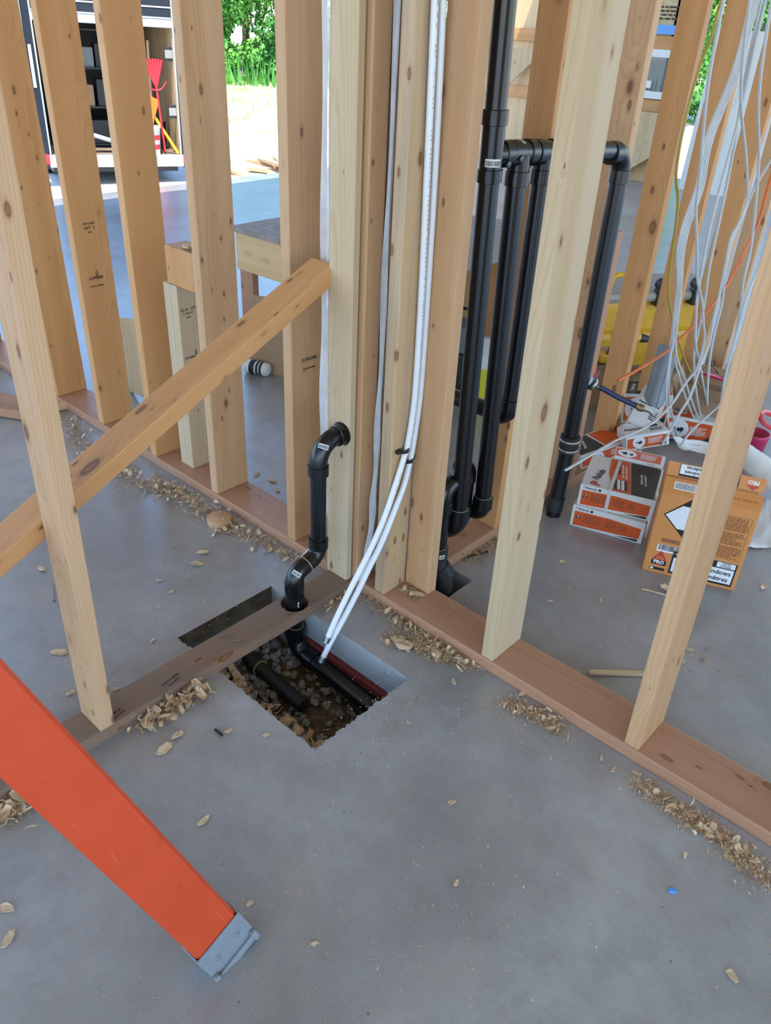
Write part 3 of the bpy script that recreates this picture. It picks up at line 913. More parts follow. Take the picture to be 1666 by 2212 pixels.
# feet of the branches
m = MB()
hub(m, A0+Vector((0, 0, .012)), A0+Vector((0, 0, -.03)), .0305)
ee = bend(A0+Vector((0, 0, -.028)), (0, 0, -1), (-1, 0, 0), .035)
m.tube(ee+[ee[-1]+Vector((-.03, 0, 0))], .0268, 24)
m.world('elbow', 'abs', vs_)
MB().tube([A0+Vector((0, 0, .012)), A0+Vector((0, 0, .0145))], .0270, 28).world('glue_ring', 'glue', vs_)
B0 = P3(.3525, .262)
m = MB()
hub(m, B0+Vector((0, 0, .012)), B0+Vector((0, 0, -.026)), .0305)
m.tube(bend(B0+Vector((0, 0, -.02)), (0, 0, -1), (-1, 0, 0), .03)+[B0+Vector((-.06, 0, -.05))], .0268, 24)
m.world('elbow', 'abs', vs_)
MB().tube([B0+Vector((0, 0, .012)), B0+Vector((0, 0, .0145))], .0270, 28).world('glue_ring', 'glue', vs_)
C0 = P3(.4315, .56)
m = MB()
hub(m, C0+Vector((0, 0, .012)), C0+Vector((0, 0, -.012)), .0305)
ec = bend(C0+Vector((0, 0, -.008)), (0, 0, -1), (-1, 0, .05), .04)
m.tube(ec+[ec[-1]+Vector((-.02, 0, 0))], .0285, 24)
m.world('elbow', 'abs', vs_)
MB().tube([ec[-1], ec[-1]+Vector((-.62, -.06, .03))], ra, 24).world('trap_arm', 'abs', vs_)
# trap and the pipe that goes into the floor
XT = .035
u0 = Vector((XT, .232, .245))
ub = bend(u0+Vector((0, 0, -.03)), (0, 0, -1), (0, 1, 0), .04)
ub2 = bend(ub[-1]+Vector((0, .004, 0)), (0, 1, 0), (0, 0, 1), .04)
m = MB().tube([u0]+ub+ub2+[ub2[-1]+Vector((0, 0, .02))], .0275, 26)
hub(m, ub2[-1]+Vector((0, 0, .004)), ub2[-1]+Vector((0, 0, .03)), .0302)
m.world('trap_bend', 'abs', vs_)
t1 = ub2[-1]
MB().tube([t1+Vector((0, 0, .02)), t1+Vector((0, 0, .14))], ra, 24).world('riser', 'abs', vs_)
m = MB().tube([t1+Vector((0, 0, .11))]+bend(t1+Vector((0, 0, .13)), (0, 0, 1), (0, -1, 0), .035), .0285, 24)
m.world('elbow', 'abs', vs_)
LP = Vector((.062, .172, 0))
MB().tube([LP+Vector((0, 0, .09)), LP+Vector((0, 0, .33))], ra, 26).world('floor_riser', 'abs', vs_)
m = MB()
hub(m, LP+Vector((0, 0, .33)), LP+Vector((0, 0, .29)), .0302)
m.tube([LP+Vector((0, 0, .32))]+bend(LP+Vector((0, 0, .335)), (0, 0, 1), (0, 1, 0), .035), .0275, 24)
m.world('elbow', 'abs', vs_)
m = MB()
hub(m, LP+Vector((0, 0, .165)), LP+Vector((0, 0, .125)), .0300)
eb = bend(LP+Vector((0, 0, .125)), (0, 0, -1), (.35, .5, -1), .06)
m.tube(eb+[eb[-1]+Vector((.35, .5, -1)).normalized()*.03], .0268, 24)
hub(m, eb[-1], eb[-1]+Vector((.35, .5, -1)).normalized()*.045, .0305)
eb2 = eb[-1]+Vector((.35, .5, -1)).normalized()*.045
m.tube([eb2, eb2+Vector((0, 0, -.16))], .0255, 24)
m.world('floor_bend', 'abs_matte', vs_)
MB().tube([LP+Vector((0, 0, .165)), LP+Vector((0, 0, .1672))], .0268, 28).world('glue_ring', 'glue', vs_)
# rubber coupling with two hose clamps, and the stub into the slab
D0 = P3(.8455, .285)
m = MB()
hub(m, D0+Vector((0, 0, .028)), D0+Vector((0, 0, -.03)), .0335)
m.world('rubber_coupling', 'rubber', vs_)
for z in (.012, -.022):
    m = MB().lathe([(.0338, -.0055), (.0343, -.0055), (.0343, .0055), (.0338, .0055)], T_(D0+Vector((0, 0, z))), 30)
    m.box(-.006, .006, -.008, .008, -.006, .006, M=T_(D0+Vector((.036*.7, .036*.7, z))))
    m.world('hose_clamp', 'steel', vs_)
MB().tube([D0+Vector((0, -.004, -.02)), D0+Vector((-.002, -.018, -.297))], .0262, 26).world('floor_stub', 'abs', vs_)
m = MB()
hub(m, D0+Vector((-.0015, -.013, -.21)), D0+Vector((-.002, -.017, -.262)), .0295)
m.world('coupling', 'abs_matte', vs_)
sticker(vs_, onA(1.228)+Vector((.75, -.66, 0))*.0269, (.75, -.66, .0), (0, 0, -1), .038, .017, .0269)
sticker(vs_, P3(yB-.012, zhB)+Vector((.35, 0, .94))*.0301, (.35, 0, .94), (0, 1, 0), .022, .010, .0301)
sticker(vs_, LP+Vector((0, 0, .145))+Vector((.9, -.43, 0))*.0302, (.9, -.43, 0), (0, 0, -1), .018, .014, .0302)
for (y, z) in ((yB-.035, zhB-.008), (yA+.03, zh-.02)):
    MB().lathe([(.0, .0), (.009, .0), (.009, .0012), (.006, .002), (.0, .002)], frame(P3(y, z)+Vector((.0302, 0, 0)), (1, 0, 0), (0, 1, 0)), 18).world('moulded_mark', 'abs', vs_)
# inflatable test plug in the branch: body, valve, blue hose and brass end
tp = thing('test_plug', 'dark blue hose with brass ends sticking out of the rightmost black pipe', 'hose', P3(.86, .75))
h0, h1 = on(1296, 836, 'X', .13), on(1378, 878, 'X', .24)
h2 = on(1411, 893, 'X', .275)
MB().tube([h0, (h0+h1)/2+Vector((0, 0, -.003)), h1], .0088, 18).world('hose', 'blue', tp)
hd = (h2-h1).normalized()
MB().tube([h1-hd*.012, h1+hd*.004, h1+hd*.005, h1+hd*.022], [.0105, .0105, .0128, .0128], 6).world('brass_nut', 'brass', tp)
MB().tube([h1+hd*.02, h1+hd*.034, h1+hd*.035, h2], [.008, .008, .0055, .0055], 14).world('nozzle', 'steel', tp)
hb = on(1281, 829, 'X', .105)
m = MB()
m.lathe([(.0, -.010), (.020, -.010), (.023, -.006), (.023, .002), (.016, .004), (.015, .014), (.0, .014)], frame(hb, hd, (0, 0, 1)), 22)
m.world('plug_body', 'steel', tp)
MB().tube([hb+hd*.006, h0+hd*.004], [.014, .0115], 8).world('brass_nut', 'brass', tp)
MB().tube([hb+Vector((0, 0, .022)), hb+Vector((.004, .004, .05))], .003, 8).world('red_cap', 'red', tp)
MB().tube([hb+Vector((.0, .012, .02)), hb+Vector((.004, .026, .04))], .0024, 8).world('pull_chain', 'brass', tp)

# ================================================================ two white water tubes with clips
def pex(pts, label, seed):
    path = []
    for (x, y) in pts:
        X = .0135 if y < 1200 else .0135-.0135*min(1, (y-1200)/220)
        path.append(on(x, y, 'X', X))
    path = [path[0]+(path[0]-path[1]).normalized()*.85]+path
    o = thing('water_tube', label, 'tube', path[len(path)//2])
    sp = smooth_path(path, 5)
    MB().tube(sp, .0083, 18).world('tube_wall', 'pex', o)
    e, d = sp[-1], (sp[-1]-sp[-2]).normalized()
    m = MB()
    for k in range(3):
        m.tube([e-d*.004+d*.0062*k, e-d*.004+d*(.0062*k+.005)], .0098-.0004*(k == 1), 20)
    m.tube([e, e+d*.016], .0062, 14)
    m.world('crimp_fitting', 'steel', o)
    return o, sp
PT1 = [(940, 0), (931, 200), (922, 400), (912.5, 600), (904, 750), (895, 870), (881, 961), (874, 985), (853, 1053), (833, 1112), (806, 1176), (783, 1222), (760, 1267), (731, 1326), (708, 1378)]
PT2 = [(957, 0), (948, 200), (938, 400), (926, 600), (916, 750), (907, 860), (895, 945), (886, 995), (874, 1045), (858, 1088), (840, 1135), (823, 1176), (800, 1222), (778, 1268), (746, 1330), (716, 1384), (698, 1421)]
o1, sp1 = pex(PT1, 'left one of the two white water tubes curving down into the pit', 1)
o2, sp2 = pex(PT2, 'right one of the two white water tubes curving down into the pit', 2)
# faded red print along the left tube
q = random.Random(2)
m = MB()
for i in range(len(sp1)-1):
    p, d = sp1[i], (sp1[i+1]-sp1[i])
    if d.length < 1e-5 or p.z < .2 or p.z > 1.7: continue
    side = (CAM_POS-p).normalized()
    lat = side.cross(d.normalized()).normalized()
    for k in range(4):
        if q.random() < .45: continue
        c = p+d*(k/4)
        n_ = (side*.72+lat*.69).normalized()
        w_ = n_.cross(d.normalized())*.0017
        L_ = d*.13
        b_ = c+n_*.0085
        m.add([b_-w_, b_+w_, b_+w_+L_, b_-w_+L_], [(0, 1, 2, 3)])
m.world('tube_print', 'pex_print', o1)['kind'] = 'stuff'
def clip(px, label):
    p = on(*px, 'X', .0205)
    o = thing('tube_clip', label, 'clip', p)
    d = Vector((0, -.16, 1)).normalized()
    M = frame(p, (1, 0, 0), Vector((0, 1, .1)))
    m = MB()
    for s in (-1, 1):
        m.box(s*.0165-.0085, s*.0165+.0085, -.0045, .0045, -.0185, -.006, ch=.001)
    a = [(.0145*math.cos(t), .0, .0118*math.sin(t)-.006) for t in [math.pi*k/10 for k in range(11)]]
    for k in range(10):
        (x0, _, z0), (x1, _, z1) = a[k], a[k+1]
        i0, i1 = .76, .76
        vs = [(x0, -.0045, z0), (x1, -.0045, z1), (x1, .0045, z1), (x0, .0045, z0), (x0*i0, -.0045, (z0+.006)*i0-.006), (x1*i0, -.0045, (z1+.006)*i0-.006), (x1*i0, .0045, (z1+.006)*i0-.006), (x0*i0, .0045, (z0+.006)*i0-.006)]
        m.add(vs, [(0, 1, 2, 3), (4, 7, 6, 5), (0, 4, 5, 1), (3, 2, 6, 7)])
    m.obj('strap', 'rubber', o, M)
    MB().lathe([(0, 0), (.0035, 0), (.003, .0015), (0, .002)], M @ T_((.004, 0, .006)), 12).world('nail_head', 'steel', o)
clip((878, 974), 'upper black clip that holds the white tube on the corner stud')
clip((888, 995), 'lower black clip that holds the white tube on the corner stud')

# ================================================================ clear poly sheet hanging in the stud gaps
def sheet(pts, half, label, nm='plastic_sheet'):
    m = MB()
    q = random.Random(len(pts)*3)
    vs = []
    sp = smooth_path(pts, 8)
    k = 5
    for i, p in enumerate(sp):
        t = i/(len(sp)-1)
        w = half[0]*(1-t)+half[1]*t
        for j in range(k):
            a = (j/(k-1)-.5)*2
            vs.append(p+Vector((a*w, .004*math.sin(i*.8+j*2.1)+.010*(1-abs(a)), 0)))
    m.add(vs, [(i*k+j, i*k+j+1, (i+1)*k+j+1, (i+1)*k+j) for i in range(len(sp)-1) for j in range(k-1)], 0, True)
    o = m.world(nm, 'poly')
    return tag(o, label, 'plastic sheet')
sheet([(-.264, .010, 2.3), (-.264, .010, 1.5), (-.262, .010, .9), (-.260, .008, .5), (-.256, -.002, .25), (-.262, -.02, .10), (-.275, -.055, .045)], (.0095, .03), 'clear plastic strip hanging left of the middle post down to its foot')
sheet([(-.100, .058, 2.3), (-.098, .057, 1.4), (-.097, .055, .8), (-.095, .05, .45), (-.088, .035, .25), (-.082, .012, .10), (-.082, -.008, .045)], (.006, .014), 'clear plastic strip hanging between the middle post and corner stud')

# ================================================================ stepladder rail with its grey foot
b0 = Vector((.511, -.953, .0))
o_, d_ = ray(0, 1552)
dep = ((Vector((.49, -.957, .03))-CAM_POS).dot(_f))/1.44
ax = (o_+d_*dep-b0).normalized()
lad = thing('ladder_rail', 'orange fibreglass ladder leg with grey foot standing in the left foreground', 'ladder', b0, M=frame(b0, ax, (0, 1, 0)))
Ml = WM[lad.name]
w2, fl, th = .0485, .034, .004
prof = [(-w2, fl), (-w2, .006), (-w2+.006, 0), (w2-.006, 0), (w2, .006), (w2, fl), (w2-th, fl), (w2-th, th+.004), (w2-th-.004, th), (-w2+th+.004, th), (-w2+th, th+.004), (-w2+th, fl)]
MB().prism(prof, .05, 1.9).obj('rail', 'fiberglass', lad, Ml)
m = MB()
fw = .053
m.box(-fw, fw, -.0045, .0, .004, .082, ch=.0015)
m.box(-fw, -fw+.004, -.004, .046, .004, .082, ch=.001)
m.box(fw-.004, fw, -.004, .046, .004, .082, ch=.001)
m.box(-fw, fw, -.012, .048, -.004, .012, ch=.003)
m.box(-fw, -fw+.012, -.016, -.004, -.004, .020, ch=.003)
m.box(fw-.012, fw, -.016, -.004, -.004, .020, ch=.003)
m.obj('foot', 'grey_rubber', lad, Ml)
for s in (-1, 1):
    MB().lathe([(0, 0), (.0062, 0), (.0062, .0008), (.0035, .0012), (0, .0012)], Ml @ T_((s*.024, -.0045, .045)) @ Matrix.Rotation(math.radians(90), 4, 'X'), 18).world('rivet', 'galv', lad)

# ================================================================ cartons on the slab
def Rz(d): return Matrix.Rotation(math.radians(d), 4, 'Z')
def Rx(d): return Matrix.Rotation(math.radians(d), 4, 'X')
def Ry(d): return Matrix.Rotation(math.radians(d), 4, 'Y')
def fF(M): return M @ Rx(90)                                   # front face: x right, y up, z out
def fT(M, h): return M @ T_((0, 0, h))                          # top face
def fL(M): return M @ Rz(-90) @ Rx(90)                          # left face: x runs from back to front
def warn(Mf, x, y, s, par):
    poly(Mf, [(x, y), (x+s, y), (x+s/2, y+s*.9)], 'ink', par, 'warning_triangle', .0006)
    text('!', s*.8, Mf @ T_((x+s/2, y+s*.36, .0008)), 'label', par, 'exclamation_mark', bold=.0008)
def tool_icon(Mf, cx, cy, s, par, rot=0):
    Mi = Mf @ T_((cx, cy, .0012)) @ Rz(rot)
    m = MB()
    for (a, b_, c, d) in ((-.8, .15, -.1, .12), (-.15, .2, -.5, .1), (.2, .8, -.35, .28), (.35, .55, -.62, -.2)):
        m.box(a*s, b_*s, c*s, d*s, 0, .0004)
    return m.obj('tool_drawing', 'ink', par, Mi)
def disc(Mf, cx, cy, rx, ry, mat, par, name, z=.0006):
    m = MB()
    n = 28
    m.prism([(rx*math.cos(2*math.pi*k/n), ry*math.sin(2*math.pi*k/n)) for k in range(n)], 0, .0003)
    return m.obj(name, mat, par, Mf @ T_((cx, cy, z)))
def nail_end(Mf, w, h, par, strap=True):
    # end panel of a nail carton: orange field with a cut corner, warning mark, small print, brand line
    e = .006
    poly(Mf, [(e+.004, h*.06), (w*.93, h*.2), (w*.95, h*.28), (w*.955, h*.70), (w*.5, h*.78), (e+.004, h*.74)], 'orange_card', par)
    poly(Mf, [(w*.62, h*.07), (w*.93, h*.07), (w*.945, h*.17), (w*.9, h*.17)], 'black_card', par)
    warn(Mf, w*.06, h*.42, w*.075, par)
    prose(Mf, w*.17, w*.42, h*.28, h*.68, 8, 'ink_brown', par, seed=3)
    prose(Mf, w*.47, w*.62, h*.3, h*.66, 7, 'ink_brown', par, seed=4)
    prose(Mf, w*.66, w*.78, h*.34, h*.62, 6, 'ink_brown', par, seed=5)
    text('Paslode', h*.15, Mf @ T_((w*.15, h*.875, .0006)), 'ink', par, 'brand_lettering', bold=.0002, shear=.2)
    text('?', h*.15, Mf @ T_((w*.055, h*.875, .0006)), 'ink_red', par, 'brand_mark', bold=.0003)
    poly(Mf, [(w*.25, h*.82), (w*.285, h*.82), (w*.285, h*.93), (w*.25, h*.93)], 'ink', par, 'small_mark')
def carton(M, w, d, h, label, mat='white', cat='box', group=None, gap=True, name='carton'):
    t = thing(name, label, cat, M=M, group=group)
    q = random.Random(int(w*1e4+h*1e3))
    m = MB()
    m.box(0, w, 0, d, 0, h-.0015, ch=.0025)
    if gap:
        m.box(.001, w-.001, .001, d*.497, h-.0012, h+.0006, ch=.0005)
        m.box(.001, w-.001, d*.503, d-.001, h-.0012, h+.0006, ch=.0005)
    m.obj('box_body', mat, t, M)
    return t
# the two strapped nail cartons, one on the other
NW, ND, NH = .252, .245, .0845
M1 = T_((.1557, .813, 0)) @ Rz(16.5)
c1 = carton(M1, NW, ND, NH, 'lower of the two strapped orange and white nail cartons on the slab')
nail_end(fF(M1), NW, NH, c1)
M2 = T_((.165, .818, NH+.0015)) @ Rz(20.0)
c2 = carton(M2, NW, ND, NH, 'upper of the two strapped nail cartons with black and orange lid', gap=False)
nail_end(fF(M2), NW, NH, c2)
Mt = fT(M2, NH+.0002)
# lid print, read from the left side
poly(Mt, [(.105, .004), (.168, .004), (.135, ND-.006), (.098, ND-.006)], 'orange_card', c2)
poly(Mt, [(.17, .004), (NW-.008, .004), (NW-.006, ND-.02), (NW-.015, ND-.008), (.139, ND-.008)], 'black_card', c2)
poly(Mt, [(.078, .12), (.095, .06), (.095, ND-.01), (.07, ND-.01)], 'orange_card', c2)
Mr = Mt @ Rz(72)
text('Paslode', .034, Mt @ T_((.048, .095, .0006)) @ Rz(80), 'ink', c2, 'brand_lettering', bold=.0006, sx=.8, shear=.15)
text('P', .05, Mt @ T_((.05, .025, .0006)) @ Rz(80), 'ink_red', c2, 'brand_mark', bold=.0012)
text('RounDrive', .018, Mt @ T_((.107, .165, .0006)) @ Rz(97), 'ink', c2, 'product_lettering', bold=.0005, shear=.2)
text('Paper Tape Strip Nails', .0105, Mt @ T_((.121, .155, .0006)) @ Rz(98), 'label', c2, 'small_lettering', bold=.0002, shear=.2)
text('Clous en bande papier', .0105, Mt @ T_((.133, .148, .0006)) @ Rz(98), 'label', c2, 'small_lettering', bold=.0002, shear=.2)
text("30 Full Round Nails", .009, Mt @ T_((.19, .125, .0006)) @ Rz(98), 'label', c2, 'small_lettering', bold=.0002, shear=.2)
text("Clous a tete pleine 30", .009, Mt @ T_((.203, .12, .0006)) @ Rz(98), 'label', c2, 'small_lettering', bold=.0002, shear=.2)
plate(Mt @ T_((.128, .052, .0003)) @ Rz(8), -.022, .022, -.035, .035, 'dark', c2, 'nail_strip_picture')
for k in range(2):
    plate(Mt @ T_((.121+.014*k, .052, .0006)) @ Rz(8), -.005, .005, -.034, .034, 'white', c2, 'size_panel')
# torn front strip of the lid standing up at the back edge, with two tool drawings in an oval
Mfl = M2 @ T_((.075, ND-.002, NH)) @ Rx(68)
fp = MB().box(0, NW-.078, 0, .045, -.001, .001, ch=.0005).obj('torn_flap', 'white', c2, Mfl)
plate(Mfl @ T_((0, 0, .0012)), .002, NW-.09, .013, .043, 'orange_card', fp)
disc(Mfl, .042, .028, .036, .0145, 'orange_card', fp, 'oval_rim', .0017)
disc(Mfl, .042, .028, .033, .0128, 'label', fp, 'oval', .002)
tool_icon(Mfl @ T_((0, 0, .0015)), .03, .029, .014, fp)
tool_icon(Mfl @ T_((0, 0, .0015)), .055, .028, .010, fp)
prose(Mfl @ T_((0, 0, .0015)), .09, .145, .018, .038, 6, 'white', fp, seed=8)
text('Paslode', .009, Mfl @ T_((.13, .006, .0013)), 'ink', fp, 'brand_lettering', shear=.2)
# the clear strap round both cartons
Ms = M2 @ T_((.1, 0, 0))
st = MB()
st.box(-.006, .006, -.002, -.001, -NH-.001, NH+.002)
st.box(-.006, .006, -.002, ND*.94, NH+.0012, NH+.0024)
st.box(-.006, .006, ND+.001, ND+.002, -NH-.001, NH+.002)
o = st.obj('packing_strap', plain('clear_strap', (.62, .60, .60), .3), None, Ms)
tag(o, 'milky strap wound round the two stacked nail cartons', 'strap')

# sealant carton
SW, SD, SH = .285, .21, .300
M3 = T_((.4679, .7509, 0)) @ Rz(22)
c3 = carton(M3, SW, SD, SH, 'tall orange brown sealant carton with window labels', 'tan_orange', gap=False)
Mf = fF(M3)
def dia(cx, cy, r): return [(cx-r, cy), (cx, cy-r), (cx+r, cy), (cx, cy+r)]
poly(Mf, dia(.095, .222, .0735), 'ink', c3, 'hazard_diamond')
poly(Mf @ T_((0, 0, .0004)), [(.027, .222), (.07, .179), (.12, .179), (.163, .222), (.12, .263), (.07, .263)], 'label', c3, 'hazard_panel')
prose(Mf, .035, .11, .122, .137, 4, 'ink', c3, seed=9)
plate(Mf, .028, .125, .085, .112, 'label', c3, 'code_panel')
barcode(Mf @ T_((0, 0, .0003)), .032, .122, .092, .112, c3)
poly(Mf, [(.023, .052), (.068, .052), (.0455, .090)], 'ink_red', c3, 'brand_triangle')
text('Sika', .0165, Mf @ T_((.0455, .0605, .0006)), 'tan_orange', c3, 'brand_lettering', bold=.0003)
plate(Mf, .022, .068, .033, .051, 'ink', c3, 'brand_panel')
text('PRO', .017, Mf @ T_((.045, .0435, .0006)), 'label', c3, 'brand_lettering', bold=.0007)
text('SELECT', .005, Mf @ T_((.045, .036, .0006)), 'ink_red', c3, 'brand_lettering', bold=.0002)
plate(Mf, .022, .068, .013, .023, 'ink', c3, 'small_panel')
plate(Mf @ T_((0, 0, .0003)), .024, .033, .0145, .0215, 'label', c3, 'small_panel')
plate(Mf, .080, .274, .012, .098, 'ink', c3, 'window_label')
text('SikaSeal', .014, Mf @ T_((.112, .087, .0006)), 'label', c3, 'label_lettering', bold=.0003)
plate(Mf @ T_((0, 0, .0003)), .086, .269, .020, .073, 'label', c3, 'label_panel')
text('Doors & Windows', .0225, Mf @ T_((.1775, .058, .0008)), 'ink', c3, 'label_lettering', bold=.0005, sx=.98)
text('Portes & Fen\u00eatres', .0225, Mf @ T_((.1775, .034, .0008)), 'ink', c3, 'label_lettering', bold=.0005, sx=.98)
plate(Mf @ T_((0, 0, .0003)), .214, .269, .077, .096, 'label', c3, 'valve_badge')
for s, y, z in (('REUSABLE', .0925, .0055), ('< VALVE >', .0863, .0075), ('R\u00c9UTILISABLE', .0803, .0055)):
    text(s, z, Mf @ T_((.2415, y, .0008)), 'ink', c3, 'badge_lettering', bold=.0002)
m = MB()
for (a, b_, c, d) in ((.168, .272, .2655, .2663), (.168, .272, .110, .1108), (.2712, .272, .110, .266)):
    m.box(a, b_, c, d, 0, .0004)
m.obj('print_border', 'ink_brown', c3, Mf)
prose(Mf, .165, .268, .214, .262, 9, 'ink_brown', c3, seed=11)
prose(Mf, .165, .268, .163, .208, 8, 'ink_brown', c3, seed=12)
prose(Mf, .165, .268, .113, .157, 8, 'ink_brown', c3, seed=13)
# bevelled upper edge and the two raised flaps behind it
Mb = M3 @ T_((0, 0, SH)) @ Rx(38)
fl = MB().box(0, SW, -.001, .052, -.001, .0015, ch=.0006).obj('sloping_flap', 'tan_orange', c3, Mb)
plate(Mb @ T_((0, 0, .0016)), .03, .095, .014, .040, 'label', fl, 'address_label')
prose(Mb @ T_((0, 0, .0018)), .034, .092, .017, .037, 5, 'ink', fl, seed=15)
text('12 x 600 ML / 20 OZ', .009, Mb @ T_((.235, .024, .0017)) @ Rz(180), 'ink_brown', fl, 'flap_lettering')
Mc = M3 @ T_((0, .052, SH+.034)) @ Rx(62)
f2 = MB().box(0, SW, 0, .042, -.001, .0015, ch=.0006).obj('raised_flap', 'tan_orange', c3, Mc)
plate(Mc @ T_((0, 0, .0016)), .035, .21, .002, .040, 'ink', f2, 'window_label')
plate(Mc @ T_((0, 0, .0018)), .037, .205, .009, .039, 'label', f2, 'label_panel')
text('Doors & Windows', .015, Mc @ T_((.115, .017, .0022)) @ Rz(180), 'ink', f2, 'label_lettering', bold=.0004, sx=1.1)
text('Portes & Fen\u00eatres', .015, Mc @ T_((.115, .031, .0022)) @ Rz(180), 'ink', f2, 'label_lettering', bold=.0004, sx=1.1)
text('PRO', .016, Mc @ T_((.25, .026, .0018)) @ Rz(180), 'label', f2, 'brand_lettering', bold=.0006)
poly(Mc, [(.23, .016), (.27, .016), (.25, .002)], 'ink_red', f2, 'brand_triangle', .0018)

# loose heap of nail cartons behind them
def nail_box(M, w, d, h, label, top='black', end='front'):
    t = carton(M, w, d, h, label)
    F = fF(M)
    plate(F, .006, w-.012, .006, h-.012, 'orange_card', t)
    disc(F, w*.30, h*.5, h*.40, h*.40, 'label', t, 'round_panel')
    tool_icon(F, w*.30, h*.5, h*.25, t)
    prose(F, w*.52, w*.84, h*.3, h*.7, 8, 'white', t, seed=21)
    poly(F @ T_((0, 0, .0002)), [(w*.72, .006), (w-.012, .006), (w-.012, h*.35)], 'black_card', t)
    Tt = fT(M, h+.0007)
    if top == 'white':
        text('Paslode', min(h*.42, w*.17), Tt @ T_((w*.30, d*.55, .0005)), 'ink', t, 'brand_lettering', bold=.0005, shear=.2)
        plate(Tt, w*.62, w*.86, d*.55, d*.82, 'dark', t, 'picture_panel')
        plate(Tt, w*.60, w*.94, d*.86, d*.97, 'orange_card', t)
        prose(Tt, w*.62, w*.9, d*.2, d*.45, 5, 'ink', t, seed=22)
    elif top == 'black':
        poly(Tt, [(.006, .006), (w*.45, .006), (w*.35, d-.006), (.006, d-.006)], 'black_card', t)
        poly(Tt, [(w*.48, .006), (w-.006, .006), (w-.006, d-.006), (w*.38, d-.006)], 'orange_card', t)
        text('Paslode', min(h*.3, w*.12), Tt @ T_((w*.2, d*.5, .0005)) @ Rz(80), 'label', t, 'brand_lettering', bold=.0003)
    else:
        plate(Tt, .006, w*.55, .006, d-.006, 'orange_card', t)
        plate(Tt @ T_((0, 0, .0003)), w*.1, w*.4, d*.25, d*.7, 'white', t, 'address_label')
        barcode(Tt @ T_((0, 0, .0004)), w*.12, w*.38, d*.3, d*.6, t)
    return t
q0 = on(1331, 952, 'Z', .10)
nail_box(T_(q0) @ Rz(14) @ Rx(16) @ Ry(15), .105, .24, .125, 'tilted nail carton with orange end and white lid near the blue hose', 'white')
q1 = on(1427, 943, 'Z', .02)
nail_box(T_(q1) @ Rz(22), .205, .17, .105, 'square orange nail carton with white label on lid under the cables', 'orange')
q2 = on(1256, 1014, 'Z', .035)
nail_box(T_(q2) @ Rz(58) @ Ry(-16), .25, .13, .06, 'dark lidded nail carton lying against the rear studs', 'black')
q3 = on(1352, 975, 'Z', .125)
nail_box(T_(q3) @ Rz(48) @ Ry(-10) @ Rx(-4), .17, .10, .06, 'small white lidded nail carton wedged behind the strapped pair', 'white')
q4 = on(1342, 912, 'Z', .06)
nail_box(T_(q4) @ Rz(30) @ Ry(-6), .20, .16, .13, 'farthest orange nail carton half hidden behind a rear stud', 'black')
# open kraft cardboard box behind, at the foot of the rear studs
def open_box(M, w, d, h, label, mat='kraft', flaps=True):
    t = thing('cardboard_box', label, 'box', M=M)
    m = MB()
    e = .003
    m.box(0, w, 0, d, 0, e)
    m.box(0, w, 0, e, 0, h); m.box(0, w, d-e, d, 0, h)
    m.box(0, e, e, d-e, 0, h); m.box(w-e, w, e, d-e, 0, h)
    m.obj('box_body', mat, t, M)
    if flaps:
        MB().box(0, w, 0, .002, 0, d*.4).obj('flap', mat, t, M @ T_((0, 0, h)) @ Rx(35))
        MB().box(0, .002, 0, d, 0, d*.35).obj('flap', mat, t, M @ T_((0, 0, h)) @ Ry(-30))
        MB().box(0, w, -.002, 0, 0, d*.4).obj('flap', mat, t, M @ T_((0, d, h)) @ Rx(-40))
    return t
k0 = on(1455, 905, 'Z', .0)
open_box(T_((.06, 1.78, 0)) @ Rz(12), .26, .2, .19, 'open brown cardboard box between the cables and the rear studs')
open_box(T_((-.36, 1.70, 0)) @ Rz(52), .26, .16, .17, 'brown cardboard box behind the rear studs beside the cordless drill')
# split grey duct leaning in the heap
g0, g1 = on(1402, 905, 'X', .085), on(1446, 748, 'X', .055)
gd = (g1-g0).normalized()
o = thing('foam_duct', 'split grey pipe cover leaning against the rear stud behind the cartons', 'pipe cover', M=frame(g0, gd, (CAM_POS-g0)))
L = (g1-g0).length
for (a0, a1, l) in ((-1.9, .35, L), (.40, 2.2, L*.86)):
    m = MB()
    n = 14
    vs = []
    for z in (0, l):
        for rr in (.040, .035):
            vs += [(rr*math.cos(a0+(a1-a0)*k/n), rr*math.sin(a0+(a1-a0)*k/n), z) for k in range(n+1)]
    s_ = n+1
    fs = []
    for k in range(n):
        fs += [(k, k+1, 2*s_+k+1, 2*s_+k), (s_+k+1, s_+k, 3*s_+k, 3*s_+k+1), (2*s_+k, 2*s_+k+1, 3*s_+k+1, 3*s_+k), (k+1, k, s_+k, s_+k+1)]
    fs += [(0, 2*s_, 3*s_, s_), (n, s_+n, 3*s_+n, 2*s_+n)]
    m.add(vs, fs, 0)
    m.obj('half_shell', 'galv', o, WM[o.name])

